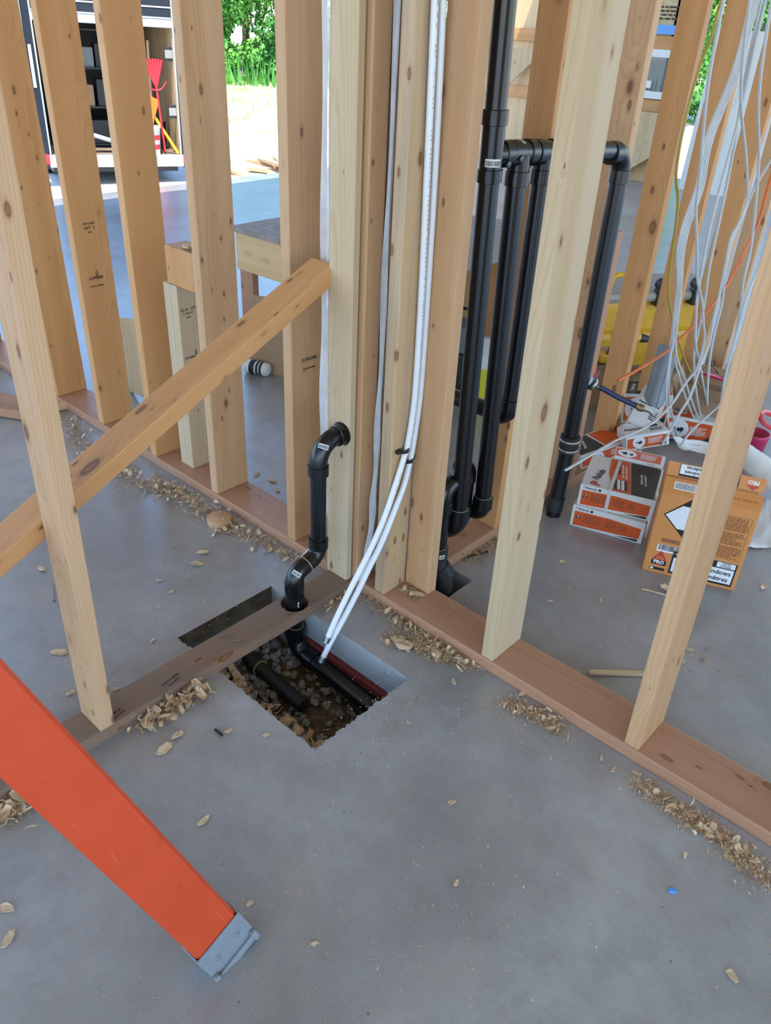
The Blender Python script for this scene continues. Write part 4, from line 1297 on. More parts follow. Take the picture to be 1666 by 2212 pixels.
# big yellow jobsite box, drill and odds and ends behind the rear partition
def yellow_case():
    ax_ = on(1310, 800, 'X', -.62)
    M = T_((-.585, 2.0, 0)) @ Rz(58)
    t = thing('storage_bin', 'large yellow storage bin with grey lid and black latches behind the rear studs', 'bin', M=M)
    w, d, h = .80, .30, .40
    m = MB()
    m.box(0, w, 0, d, 0, h*.55, ch=.03)
    m.box(.015, w-.015, .015, d-.015, h*.5, h*.95, ch=.03)
    m.obj('bin_body', 'yellow', t, M)
    m = MB()
    m.box(-.02, w+.02, -.02, d+.02, h*.93, h*1.06, ch=.025)
    m.obj('bin_lid', plain('dusty_grey_lid', (.33, .31, .27), .55, var=.2), t, M)
    for x in (.40, .60):
        k = MB()
        k.box(x, x+.15, -.035, .02, h*.88, h*1.10, ch=.012)
        k.tube([(x+.03, -.02, h*1.12), (x+.03, .02, h*1.14)], .028, 12)
        k.tube([(x+.11, -.02, h*1.12), (x+.11, .02, h*1.14)], .028, 12)
        k.obj('latch', 'dark', t, M)
    for k in range(5):
        MB().box(.10, .155, .008, .02, h*.60+k*.022, h*.60+k*.022+.010, ch=.003).obj('vent_slot', 'ink', t, M)
    MB().tube(smooth_path([(.16, .03, h*1.04), (.17, .03, h*1.2), (.20, .03, h*1.25), (.33, .03, h*1.25), (.36, .03, h*1.2), (.37, .03, h*1.04)], 5), .014, 10).obj('carry_handle', 'yellow', t, M)
yellow_case()
M = T_((-.31, 1.93, .205)) @ Rz(45) @ Ry(8)
t = thing('cordless_drill', 'yellow and black cordless drill lying on the cardboard box', 'drill', M=M)
MB().tube([(-.06, 0, .11), (-.05, 0, .11), (.05, 0, .11), (.07, 0, .11)], [.022, .030, .030, .024], 16).obj('motor_housing', 'yellow', t, M)
MB().tube([(.07, 0, .11), (.10, 0, .11), (.13, 0, .11)], [.022, .018, .010], 14).obj('chuck', 'dark', t, M)
MB().tube([(-.02, 0, .10), (-.035, 0, .04), (-.04, 0, .01)], [.019, .017, .02], 12, flat=.8).obj('grip', 'dark', t, M)
MB().box(-.085, .02, -.03, .03, -.03, .012, ch=.006).obj('battery', 'yellow', t, M)
# white and magenta pieces by the right stud
a, b_ = on(1513, 803, 'X', .10), on(1566, 821, 'X', .16)
o = MB().tube([a, b_, b_+(b_-a)*.6], .0085, 14).world('magenta_rod', 'magenta')
tag(o, 'magenta plastic rod lying across the heap behind the cables', 'rod')
for (p0_, p1_, lab) in (((1513, 786), (1527, 808), 'left one of the two long brass screws above the magenta rod'), ((1536, 784), (1556, 812), 'right one of the two long brass screws above the magenta rod')):
    a, b_ = on(*p0_, 'X', .11), on(*p1_, 'X', .13)
    t = thing('long_screw', lab, 'screw', a)
    MB().tube([a, b_], .0028, 10).world('shank', 'brass', t)
    MB().lathe([(.0, .004), (.009, .003), (.010, .0), (.004, -.004), (0, -.004)], frame(a, (a-b_), (1, 0, 0)), 16).world('head', 'brass', t)
def crumpled(corners, label, cat, name, mat, amp=.012, n=14, seed=1, thick=.0012):
    A, B_, C, D_ = [Vector(c) for c in corners]
    m = MB()
    vs = []
    for i in range(n+1):
        for j in range(n+1):
            u, v = i/n, j/n
            p = A*(1-u)*(1-v)+B_*u*(1-v)+C*u*v+D_*(1-u)*v
            p += Vector((0, 0, amp*(1+noise.noise(Vector((u*3.3+seed, v*3.3, seed)))+.5*noise.noise(Vector((u*8+seed, v*8, seed*2))))))
            vs.append(p)
    m.add(vs, [(i*(n+1)+j, (i+1)*(n+1)+j, (i+1)*(n+1)+j+1, i*(n+1)+j+1) for i in range(n) for j in range(n)], 0, True)
    o = m.world(name, mat)
    md = o.modifiers.new('thickness', 'SOLIDIFY')
    md.thickness = thick
    return tag(o, label, cat)
Z0 = .002
drw = crumpled([on(1600, 1185, 'Z', Z0), on(1700, 1185, 'Z', Z0), on(1690, 1080, 'Z', Z0), on(1640, 1080, 'Z', Z0)], 'white paper plan lying on the slab right of the sealant carton', 'paper', 'paper_plan', 'white', .006, seed=3)
crumpled([on(1466, 972, 'Z', .04), on(1530, 985, 'Z', .04), on(1530, 960, 'Z', .05), on(1452, 946, 'Z', .10)], 'crumpled printed paper sheet behind the sealant carton flap', 'paper', 'paper_sheet', 'white', .007, seed=5)
crumpled([on(1596, 1010, 'Z', .05), on(1680, 1075, 'Z', .05), on(1690, 1010, 'Z', .08), on(1610, 955, 'Z', .16)], 'white drawing sheet draped behind the right end of the sealant carton', 'paper', 'paper_plan', 'white', .006, seed=8)
# white plastic tub, red handle and cup at the right edge
wb = on(1545, 900, 'Z', .0)
t = thing('plastic_bag', 'white plastic bag slumped behind the orange carton and cables', 'bag', (.17, 2.28, .0))
m = MB()
n, rings_ = 22, 12
vs = []
for i in range(rings_+1):
    v = i/rings_
    rr = .105*math.sin(math.pi*min(1, .12+v*.88))**.7*(1-.25*v)
    for k in range(n):
        a_ = 2*math.pi*k/n
        f_ = 1+.22*noise.noise(Vector((math.cos(a_)*2, math.sin(a_)*2, v*4)))
        vs.append((rr*f_*math.cos(a_), rr*f_*math.sin(a_), .24*v))
m.add(vs, [(i*n+k, i*n+(k+1) % n, (i+1)*n+(k+1) % n, (i+1)*n+k) for i in range(rings_) for k in range(n)], 0, True)
m.obj('bag_body', 'shirt', t, T_((.17, 2.28, .0)))
MB().tube(smooth_path([on(1552, 838, 'X', .1), on(1548, 850, 'X', .1), on(1556, 858, 'X', .1), on(1562, 842, 'X', .1)], 5), .004, 8).world('tied_neck', 'shirt', t)
t = thing('red_pail', 'small red cup with dark rim right of the last front stud', 'cup', on(1618, 985, 'Z', 0))
c_ = on(1618, 985, 'Z', 0)
MB().lathe([(.0, .0), (.042, .0), (.055, .10), (.055, .112), (.050, .112), (.040, .006), (.0, .006)], T_(c_), 26).world('cup_body', 'magenta', t)
o = MB().tube(smooth_path([on(1640, 895, 'X', .62), on(1655, 890, 'X', .62), on(1680, 905, 'X', .64), on(1672, 925, 'X', .63), on(1652, 915, 'X', .62), on(1642, 898, 'X', .62)], 6), .008, 12).world('red_grip', 'red')
tag(o, 'red looped tool grip at the right edge above the paper plan', 'handle')

# white topped yellow carton and a black tool bag behind the vent stack
M = T_((-.76, 1.36, 0)) @ Rz(24)
t = carton(M, .24, .24, .24, 'yellow carton with white upper half standing behind the black pipes', 'yellow_card', gap=False)
MB().box(-.001, .241, -.001, .241, .175, .245, ch=.002).obj('white_band', 'white', t, M)
MB().box(0, .24, -.002, 0, 0, .09).obj('flap', 'white', t, M @ T_((0, 0, .245)) @ Rx(20))
M = T_((-.98, 1.40, 0)) @ Rz(20)
t = thing('tool_bag', 'black tool bag with grey top behind the vent stack', 'bag', M=M)
MB().box(0, .20, 0, .2, 0, .18, ch=.02).obj('bag_body', 'dark', t, M)
MB().box(.01, .19, .02, .18, .175, .30, ch=.01).obj('bag_top', 'galv', t, M)
MB().tube(smooth_path([(.03, .1, .29), (.05, .1, .36), (.15, .1, .36), (.17, .1, .29)], 5), .008, 8).obj('bag_handle', 'rubber', t, M)

# ================================================================ beyond the long partition: plywood bench, scraps, far wall, trailer, trees
def pl(M): return M
# particle-topped bench
ZT = .645
tb = thing('work_bench', 'low plywood bench with grey strand board top behind the left studs', 'bench', (-1.5, 1.3, 0))
near = [on(508, 489, 'Z', ZT), on(603, 516, 'Z', ZT)]
du = (near[1]-near[0]).normalized()
dv_ = Vector((-du.y, du.x, 0))
A_ = near[0]-du*.005
Mb_ = frame(A_, (0, 0, 1), du)
BL, BD = 1.12, 1.12
MB().box(-.02, BL, -.01, BD, -.022, 0, ch=.002).obj('bench_top', 'osb_grey', tb, Mb_)
board('front_apron', tb, Mb_ @ Vector((0, .012, -.11)), du, BL-.02, (0, 0, 1), .17, .018, 'plywood')
board('back_apron', tb, Mb_ @ Vector((0, BD-.02, -.11)), du, BL-.02, (0, 0, 1), .17, .018, 'plywood')
for (x, y) in ((.03, .05), (BL-.08, .05), (.03, BD-.07), (BL-.08, BD-.07)):
    q = Mb_ @ Vector((x, y, 0))
    board('leg', tb, (q.x, q.y, 0), (0, 0, 1), ZT-.022, du, .089, .038, 'pine_pink')
# second, taller box of plywood further right, behind the stack
sb = thing('work_bench', 'plywood bench with grey strand board top behind the black pipes', 'bench', (-.9, 1.9, 0))
Q = on(1060, 541, 'Z', .52)
Mq = frame(Q+Vector((-.40, -.13, 0)), (0, 0, 1), (1, .32, 0))
MB().box(0, .50, 0, .75, -.024, 0, ch=.002).obj('bench_top', 'osb_grey', sb, Mq)
for (x0, x1, y0, y1) in ((.01, .49, .01, .03), (.01, .49, .72, .74), (.01, .03, .03, .72), (.47, .49, .03, .72)):
    MB().box(x0, x1, y0, y1, -.52, -.025, ch=.001).obj('side_panel', 'pine_warm', sb, Mq)
# brown cardboard sheet under the first bench, and a can
c0 = on(578, 775, 'Z', 0)
o = MB().box(-.30, .13, -.004, .004, 0, .36, ch=.001).obj('cardboard_sheet', 'kraft', None, T_((-1.42, .98, 0)) @ Rz(20) @ Rx(-10))
tag(o, 'brown cardboard sheet standing under the plywood bench', 'cardboard')
cp_ = on(556, 795, 'Z', .033)
Mcan = frame(cp_+Vector((-.06, -.02, 0)), (.93, .36, 0), (0, 0, 1))
t = thing('paint_can', 'black and white can lying on its side under the bench', 'can', M=Mcan)
MB().lathe([(.0, .0), (.028, .0), (.033, .006), (.033, .112), (.026, .125), (.012, .128), (0, .128)], None, 26).obj('can_body', 'white', t, Mcan)
m = MB()
m.lathe([(.0333, .03), (.0333, .058)], None, 26, cap=False)
m.lathe([(.0333, .085), (.0333, .098)], None, 26, cap=False)
m.obj('dark_band', 'ink', t, Mcan)
MB().lathe([(.0335, .066), (.0335, .080)], None, 26, cap=False).obj('print_band', 'dark', t, Mcan)
# leaning offcuts behind studs two and three
Mo = frame(on(285, 868, 'Z', 0)+Vector((-.1, .06, 0)), (-.25, .10, 1), (.75, -.2, .55))
o = MB().box(-.05, .30, -.006, .006, 0, .33, ch=.001).obj('plywood_offcut', 'pine_shop', None, Mo)
tag(o, 'plywood offcut leaning behind the second left stud', 'offcut')
o = board('lumber_offcut', None, on(-40, 868, 'Z', .024), (.86, .5, 0), .32, (.5, -.86, 0), .14, .038, 'pine_pink')
tag(o, 'short brown plank lying on the slab at the left edge', 'offcut')
o = board('lumber_offcut', None, on(-30, 782, 'Z', .02), Vector((.4, -.33, 0)), .30, (.6, .8, 0), .038, .038, 'pine_warm')
tag(o, 'thin batten lying on the slab at the far left edge', 'offcut')
o = board('lumber_offcut', None, on(121, 872, 'Z', .02)+Vector((-.03, .0, 0)), Vector((.1, -.02, 0)), .075, (0, 1, 0), .089, .034, 'pine')
tag(o, 'small block of pine beside the long plate at left', 'offcut')
for k in range(3):
    p_ = on(407, 462-4*k, 'Z', .847+.006*k) if False else Vector((-.955+.02*k, .10-.012*k, .8475+.0075*k))
    o = MB().box(-.04, .04, -.012, .012, 0, .0065, ch=.001).obj('wood_shim', 'pine_shop', None, T_(p_) @ Rz(40+25*k))
    tag(o, ('lowest', 'middle', 'topmost')[k]+' splintered wood shim on the sill block beside the fourth stud', 'shim', 'shims on the sill block')

# ---- far wall of the pole building: posts, girts, sheathing, window
def far_wall():
    y = 7.9
    t = MB()
    w = thing('wall_back', None, None, (-4, y, 0), kind='structure')
    for i in range(5):
        x0 = -8.1+1.22*i
        x1 = min(x0+1.215, -2.97)
        if i < 2: continue
        for (z0, z1) in ((0, .74), (.74, 1.95), (1.95, 3.14)):
            if i == 3 and z0 == .74:
                continue
            MB().box(x0, x1, y+.06, y+.075, z0, z1).world('sheathing_panel', 'osb' if z0 > 1 else 'plywood', w)
    # panels round the window bay (x -4.44 .. -3.22)
    MB().box(-4.44, -3.55, y+.06, y+.075, .74, 1.95).world('sheathing_panel', 'plywood', w)
    MB().box(-3.10, -2.97, y+.06, y+.075, .74, 1.95).world('sheathing_panel', 'plywood', w)
    MB().box(-3.55, -3.10, y+.06, y+.075, 1.40, 1.95).world('sheathing_panel', 'osb', w)
    MB().box(-3.55, -3.10, y+.06, y+.075, .74, .92).world('sheathing_panel', 'plywood', w)
    for (z, h) in ((.73, .12), (1.33, .13), (1.95, .14), (2.6, .14)):
        board('girt', w, (-5.7, y+.03, z+h/2), (1, 0, 0), 2.73, (0, 0, 1), h, .038, 'pine_warm')
    for x in (-5.7, -4.75, -3.62, -3.03):
        stud(w, x-.06, x+.06, y-.06, y+.01, 0, 3.14, 'pine', 'post')
    # window frame, sash and dark glass
    m = MB()
    x0, x1, z0, z1 = -3.53, -3.09, .86, 1.335
    for (a, b_, c, d) in ((x0, x1, z1-.075, z1), (x0, x1, z0, z0+.075), (x0, x0+.06, z0, z1), (x1-.06, x1, z0, z1)):
        m.box(a, b_, y-.03, y+.07, c, d, ch=.004)
    wf = m.world('window_frame', 'white', w)
    MB().box(x0+.06, x1-.06, y+.03, y+.036, z0+.075, z1-.075).world('pane', 'glass', wf)
    MB().box(x0+.10, x0+.20, y+.024, y+.029, z0+.10, z0+.17).world('pane_sticker', 'label', wf)
    MB().box(-3.75, -3.0, y-.005, y+.002, 1.475, 1.56).world('membrane_strip', 'bluewrap', w)
    MB().prism([(-3.52, 0), (-3.02, .35), (-3.02, .735), (-3.52, .735)], 0, .018, M=Matrix(((1, 0, 0, 0), (0, 0, -1, y-.07), (0, 1, 0, 0), (0, 0, 0, 1)))).world('gusset', 'pine_shop', w)
    MB().prism([(-5.15, .86), (-4.7, 1.25), (-5.15, 1.25)], 0, .018, M=Matrix(((1, 0, 0, 0), (0, 0, -1, y-.07), (0, 1, 0, 0), (0, 0, 0, 1)))).world('gusset', 'pine_shop', w)
    prose(T_((-3.6, y+.055, 1.60)) @ Rx(90), 0, .5, 0, .14, 4, 'ink_wood', w, seed=31)
far_wall()
# white door leaf and pale panels leaning in the opening right of the far wall
M = T_((-2.72, 7.85, 0)) @ Rx(-4)
t = thing('door_leaf', 'white door leaf leaning beside the far opening', 'door', M=M)
MB().box(0, .82, 0, .04, 0, 1.55, ch=.004).obj('leaf', 'white', t, M)
for (a, b_) in ((.15, .7), (.85, 1.4)):
    for c_ in (.1, .45):
        MB().box(c_, c_+.27, -.006, 0, a, b_, ch=.003).obj('raised_panel', 'white', t, M)
o = MB().box(0, .05, 0, .05, 0, 1.75, ch=.004).obj('steel_post', 'dark', None, T_((-2.84, 7.55, 0)) @ Ry(3))
tag(o, 'dark steel post standing in front of the white door leaf', 'post')
M = T_((-1.75, 8.05, 0)) @ Rx(-6)
o = MB().box(0, 1.3, 0, .03, 0, 1.2, ch=.003).obj('insulation_sheet', 'shirt', None, M)
tag(o, 'white foam panel leaning against the far right opening', 'panel')

# ---- enclosed trailer with its rear door open, on the yard
TL, TR = Vector((-7.97, 3.13, 0)), Vector((-7.46, 4.50, 0))
tu = (TR-TL).normalized()
tvv = Vector((-tu.y, tu.x, 0))
Mtr = frame(Vector((TL.x, TL.y, -.31)), Vector((0, 0, 1))+tu*.018, tu)
TWI = (TR-TL).length
tr = thing('cargo_trailer', 'dark enclosed trailer with open rear full of tools outside the slab', 'trailer', M=Mtr)
Zs, Ztop = .34, 1.86
MB().box(0, TWI, 0, 2.8, Zs-.06, Zs, ch=.004).obj('floor_deck', noise_mat('trailer_floor_wood', (.16, .11, .075), (.27, .2, .14), 7), tr, Mtr)
for (x0, x1, nm) in ((-.03, 0, 'side_wall'), (TWI, TWI+.03, 'side_wall')):
    MB().box(x0, x1, 0, 2.8, Zs-.06, Ztop+.1).obj(nm, 'navy', tr, Mtr)
MB().box(TWI-.012, TWI-.001, .01, 2.78, Zs, Ztop, ch=.001).obj('wall_lining', 'pine_shop', tr, Mtr)
MB().box(.001, .012, .01, 2.78, Zs, Ztop, ch=.001).obj('wall_lining', 'plywood', tr, Mtr)
MB().box(0, TWI, 2.78, 2.81, Zs, Ztop+.1).obj('front_wall', 'navy', tr, Mtr)
MB().box(-.03, TWI+.03, -.02, 2.82, Ztop+.1, Ztop+.14).obj('roof', 'navy', tr, Mtr)
m = MB()
m.box(-.02, TWI+.02, -.04, .03, Zs-.13, Zs+.0, ch=.006)
m.obj('rear_sill', 'alu', tr, Mtr)
for (x0, x1) in ((-.10, 0), (TWI, TWI+.10)):
    MB().box(x0, x1, -.03, .06, Zs-.14, Ztop+.12, ch=.006).obj('corner_post', 'navy', tr, Mtr)
for x in (-.104, -.006, TWI-.014, TWI+.09):
    MB().box(x, x+.016, -.042, -.028, Zs-.13, Ztop+.1).obj('post_trim', 'alu', tr, Mtr)
for k, z in enumerate((1.62, 1.72, 1.82)):
    MB().box(0, TWI, -.035, .03, z, z+.085, ch=.008).obj('header_rail', 'navy' if k else 'alu', tr, Mtr)
    MB().box(0, TWI, -.042, -.034, z+.085, z+.1).obj('header_trim', 'alu', tr, Mtr)
for (x, nm) in ((-.085, 'tail_lamp'), (TWI+.02, 'tail_lamp')):
    MB().box(x, x+.07, -.045, -.03, Zs-.10, Zs+.01, ch=.006).obj(nm, 'red', tr, Mtr)
lm = MB().box(-.068, -.036, -.043, -.03, 1.0, 1.40, ch=.012).obj('marker_lamp', 'white', tr, Mtr)
for k in range(9):
    MB().lathe([(.0, .004), (.010, .003), (.012, .0), (0, 0)], Mtr @ T_((-.052, -.044, 1.03+k*.042)) @ Rx(90), 10).world('lens', 'alu', lm)
m = MB()
for (x, y) in ((.05, .9), (TWI-.15, .9)):
    m.lathe([(.06, -.08), (.27, -.08), (.30, -.05), (.30, .05), (.27, .08), (.06, .08)], Mtr @ T_((x, y, .30)) @ Ry(90), 26)
    for v in range(0): pass
for i_, x in enumerate((.06, TWI-.06)):
    k = MB().lathe([(.0, -.08), (.23, -.08), (.27, -.05), (.27, .05), (.23, .08), (0, .08)], Ry(90), 26)
    k.obj('wheel', 'rubber', tr, Mtr @ T_((x, 1.0, .27)))
MB().box(.02, TWI-.02, .1, 2.6, Zs-.20, Zs-.07).obj('chassis', 'dark', tr, Mtr)
for (z0) in (1.30, .72):
    rk = MB().box(TWI-.10, TWI-.012, .02, .05, z0, z0+.14, ch=.004).obj('wall_rack', 'dark', tr, Mtr)
    for k in range(6):
        MB().box(TWI-.095+k*.014, TWI-.088+k*.014, .012, .02, z0+.03, z0+.11).obj('rack_slot', 'label', rk, Mtr)
def tool(name, label, cat, x, y, parts, lean=(0, 0)):
    M = Mtr @ T_((x, y, Zs)) @ Rx(lean[0]) @ Ry(lean[1])
    t = thing(name, label, cat, M=M)
    for (nm, mb, mat) in parts: mb.obj(nm, mat, t, M)
    return t
# red leaf rake, head up
rk = MB()
for k in range(7):
    a_ = (k-3)*.115
    rk.tube([(0, 0, .68), (math.sin(a_)*.30, 0, 0.68+math.cos(a_)*.30)], [.010, .017], 6, flat=.4)
bk = MB()
for k in range(6):
    a_, b_ = (k-3)*.115+.03, (k-2)*.115-.03
    bk.add([(math.sin(a_)*.09, .004, 0.68+math.cos(a_)*.09), (math.sin(b_)*.09, .004, 0.68+math.cos(b_)*.09), (math.sin(b_)*.29, .004, 0.68+math.cos(b_)*.29), (math.sin(a_)*.29, .004, 0.68+math.cos(a_)*.29)], [(0, 1, 2, 3)])
fr_ = MB().tube(smooth_path([(-.12, -.005, 0.75), (-.06, -.01, .68), (0, -.01, .665), (.06, -.01, .68), (.12, -.005, 0.75)], 5), .009, 8)
tool('leaf_rake', 'red and black fan rake standing head up in the trailer', 'rake', TWI-.17, .05, (('rake_head', rk, 'red'), ('web', bk, 'ink'), ('brace', fr_, 'red'), ('handle', MB().tube([(0, 0, .02), (0, 0, .70)], .013, 10), 'red')), (-3, -3))
def handle_tool(name, label, cat, x, y, hm, hmat, head, headmat, lean, L=1.15):
    tool(name, label, cat, x, y, (('handle', MB().tube([(0, 0, .2), (0, 0, L)], .016, 10), hmat), (hm, head, headmat)), lean)
def blade(w, h):
    m = MB()
    vs = []
    n = 6
    for i in range(n+1):
        u = (i/n-.5)
        for z in (0.0, h):
            vs.append((u*w*(1 if z else .55), -.03*(1-4*u*u), z))
    m.add(vs, [(2*i, 2*i+2, 2*i+3, 2*i+1) for i in range(n)], 0, True)
    m.add([(v[0], v[1]+.003, v[2]) for v in vs], [(2*i, 2*i+1, 2*i+3, 2*i+2) for i in range(n)], 0, True)
    return m
handle_tool('shovel', 'shovel with pale wooden handle left of the red rake', 'shovel', TWI-.27, .16, 'shovel_blade', 'pine', blade(.22, .28), 'dark', (-4, 2))
handle_tool('shovel', 'shovel with thin wooden handle furthest left of the trailer tools', 'shovel', TWI-.36, .18, 'shovel_blade', 'pine_warm', blade(.2, .26), 'dark', (-4, 2), 1.25)
handle_tool('spade', 'dark handled spade standing behind the red rake', 'spade', TWI-.12, .40, 'spade_blade', 'dark', blade(.18, .30), 'ink', (-3, -4), .95)
M = Mtr @ T_((TWI-.40, .10, Zs+.34)) @ Ry(12)
o = MB().prism([(0, 0), (.12, .0), (.16, .26), (-.02, .30)], 0, .03, M=Rx(90)).obj('orange_scoop', plain('bright_orange_plastic', (.80, .20, .02), .4), None, M)
tag(o, 'bright orange scoop hanging among the trailer tools', 'scoop')
M = Mtr @ T_((TWI-.34, .02, Zs)) 
t = thing('bucket', 'white bucket with red label in the trailer doorway', 'bucket', M=M)
MB().lathe([(0, 0), (.10, 0), (.118, .28), (.124, .28), (.124, .30), (.112, .30), (.096, .01), (0, .01)], None, 26).obj('bucket_body', 'shirt', t, M)
for (z0, z1) in ((.06, .11), (.16, .21)):
    m = MB()
    n = 10
    vs = []
    for k in range(n+1):
        a_ = math.radians(-150+120*k/n)
        for z in (z0, z1):
            r_ = .1015+.018*z/.28+.0006
            vs.append((r_*math.cos(a_), r_*math.sin(a_), z))
    m.add(vs, [(2*k, 2*k+2, 2*k+3, 2*k+1) for k in range(n)])
    m.obj('red_label', 'red', t, M)
# yellow handled digging bar
o = MB().tube([Mtr @ Vector((TWI-.02-.01, -.0, Zs+.01)), Mtr @ Vector((TWI-.27, .12, Zs+.42))], .018, 10).world('pick_handle', 'yellow')
tag(o, 'amber tool handle lying slanted at the right corner of the trailer', 'handle')
# bundle of white trim lengths and crates in the dark part
for k in range(4):
    o = MB().box(0, .85, -.02, .02, 0, .03, ch=.002).obj('trim_length', 'alu', None, Mtr @ T_((.35, .06+.045*k, Zs+.23-.045*k*.2)) @ Ry(17) @ Rz(6))
    tag(o, ('front', 'second', 'third', 'rear')[k]+'most of four white trim lengths sloping down in the trailer' if k in (0, 3) else ('second', 'third')[k-1]+' of four white trim lengths sloping down in the trailer', 'trim', 'trim lengths in the trailer')
M = Mtr @ T_((.40, .55, Zs))
t = thing('shelf_rack', 'dark shelf rack with grey boxes deep in the trailer', 'shelf', M=M)
for z in (.02, .42, .82, 1.2):
    MB().box(0, .5, 0, .3, z, z+.02).obj('shelf_board', 'dark', t, M)
for x in (0, .48):
    MB().box(x, x+.02, 0, .02, 0, 1.24).obj('upright', 'dark', t, M)
for k, (x, z, w_, h_, mt) in enumerate(((.06, .44, .18, .22, 'kraft'), (.28, .44, .16, .28, 'dark'), (.08, .84, .2, .2, 'galv'), (.3, .84, .15, .24, 'dark'), (.1, .04, .3, .25, 'dark'))):
    o = MB().box(x, x+w_, .03, .25, z, z+h_, ch=.006).obj('storage_box', mt, None, M)
    tag(o, ('brown', 'squat black', 'grey', 'tall black', 'wide black')[k]+' storage box on the dark shelf rack in the trailer', 'box')
# ---- lumber scraps on the yard
q = random.Random(12)
pb0 = on(552, 368, 'Z', -.30)
for k in range(12):
    L_ = q.uniform(.45, 1.1)
    a_ = q.uniform(-.9, .5)
    c_ = pb0+Vector((q.uniform(-.75, .35), q.uniform(-.55, .75), .0))
    tl = q.uniform(-.12, .12)
    o = board('scrap_board', None, (c_.x, c_.y, -.27+.028*(k % 4)), (math.cos(a_), math.sin(a_), tl), L_, (-math.sin(a_), math.cos(a_), 0), q.choice((.089, .14)), .038, 'pine_shop')
    tag(o, 'sunlit scrap board in the loose heap on the bright yard', 'board', 'scrap boards on the yard')
# ---- trees at the far side of the field
def crown_mesh(seed, n=15000, R_=1.7, H_=4.6):
    # foliage from the ground up: rounded sprays of many small leaves
    q = random.Random(seed)
    m = MB()
    blobs = []
    for _ in range(60):
        z = q.uniform(.25, H_)
        rr = R_*(1-.55*abs(z/H_-.45))
        a_ = q.uniform(0, 6.283)
        k = q.uniform(.35, .95)*rr
        blobs.append((Vector((k*math.cos(a_), k*math.sin(a_), z)), q.uniform(.26, .52)))
    vs, fs = [], []
    for i in range(n):
        c, r = blobs[q.randrange(len(blobs))]
        d = Vector((q.gauss(0, 1), q.gauss(0, 1), q.gauss(0, 1)*.8)).normalized()
        p = c+d*r*q.uniform(.72, 1.05)
        nrm = (d+Vector((q.gauss(0, .5), q.gauss(0, .5), q.gauss(0, .5)+.5))).normalized()
        a = nrm.cross(Vector((q.gauss(0, 1), q.gauss(0, 1), q.gauss(0, 1)))).normalized()
        b_ = nrm.cross(a)
        s = q.uniform(.04, .085)
        k = len(vs)
        vs += [p-a*s, p-b_*s*.6, p+a*s, p+b_*s*.6]
        fs.append((k, k+1, k+2, k+3))
    m.add(vs, fs)
    return m.mesh('foliage', 'leaf')
CR = [crown_mesh(k) for k in (1, 2, 3)]
def tree(p, h, k, label, cat='tree'):
    t = thing('broadleaf_tree', label, cat, p)
    MB().tube(smooth_path([(0, 0, -.1), (.05, .03, h*.3), (-.03, .05, h*.62), (.03, 0, h*.92)], 4), [.12]*4+[.09]*4+[.05]*4+[.03], 10).obj('trunk', 'bark', t, T_(p))
    f = link(bpy.data.objects.new('crown', CR[k % 3]), T_(p) @ Rz(k*67) @ Matrix.Diagonal((1, 1, h/5.0, 1)), t)
    f['kind'] = 'stuff'
    return t
e0 = on(540, 186, 'Z', -.30)
out = Vector((e0.x-CAM_POS.x, e0.y-CAM_POS.y, 0)).normalized()
lat = Vector((out.y, -out.x, 0))
TREES = [(-1.5, 1.6, 5.2, 'leafy tree at the left side of the gap beside the fourth stud'), (1.3, 1.9, 5.6, 'leafy tree at the right side of the gap beside the fourth stud'),
         (-.1, 4.9, 6.6, 'leafy tree behind the two in the gap beside the fourth stud'), (-2.6, 5.2, 6.6, 'leafy tree behind and left of the gap beside the fourth stud'), (2.9, 5.0, 6.4, 'leafy tree behind and right of the gap beside the fourth stud'), (4.4, 2.2, 5.0, 'leafy tree beyond the gap right of the fifth stud'),
         (-5.0, 2.0, 5.6, 'leafy tree just right of the trailer'), (-8.6, 2.6, 6.0, 'leafy tree behind the trailer'), (-12.4, 2.0, 5.4, 'leafy tree at far left beyond the trailer'), (8.0, 2.8, 5.5, 'leafy tree beyond the far plywood wall')]
for i, (a_, b_, h, lab) in enumerate(TREES):
    p = e0+lat*a_+out*b_
    tree((p.x, p.y, -.3), h, i, lab)
for i, (px_, dist) in enumerate(((1590, 22), (1640, 27))):
    o_, d_ = ray(px_, 100)
    d_ = Vector((d_.x, d_.y, 0)).normalized()
    p = o_+d_*dist
    tree((p.x, p.y, -.3), 5.4, i+1, ('nearer', 'farther')[i]+' of two trees seen past the white door leaf')
# undergrowth along the field's edge
q = random.Random(4)
m = MB()
for i in range(1600):
    p = e0+lat*q.uniform(-9, 12)+out*q.uniform(-.4, .9)
    h = q.uniform(.25, .95)
    w_ = q.uniform(.02, .05)
    a_ = q.uniform(0, 6.28)
    dx = Vector((math.cos(a_), math.sin(a_), 0))
    l_ = Vector((q.gauss(0, .12), q.gauss(0, .12), 0))
    b0_ = Vector((p.x, p.y, -.29))
    m.add([b0_-dx*w_, b0_+dx*w_, b0_+l_+Vector((0, 0, h))], [(0, 1, 2)])
o = m.world('tall_grass', 'leaf')
tag(o, 'tall grass along the foot of the trees', 'grass', None, 'stuff')
q = random.Random(9)
m = MB()
for i in range(3500):
    b0_ = e0-out*q.uniform(.3, 9)+lat*q.uniform(-5, 6)
    h = q.uniform(.04, .20)
    a_ = q.uniform(0, 6.28)
    dx = Vector((math.cos(a_), math.sin(a_), 0))*q.uniform(.006, .014)
    l_ = Vector((q.gauss(0, .05), q.gauss(0, .05), h))
    b0_.z = -.29
    m.add([b0_-dx, b0_+dx, b0_+l_], [(0, 1, 2)])
o = m.world('field_grass', 'field')
tag(o, 'pale short grass on the sunny field', 'grass', None, 'stuff')

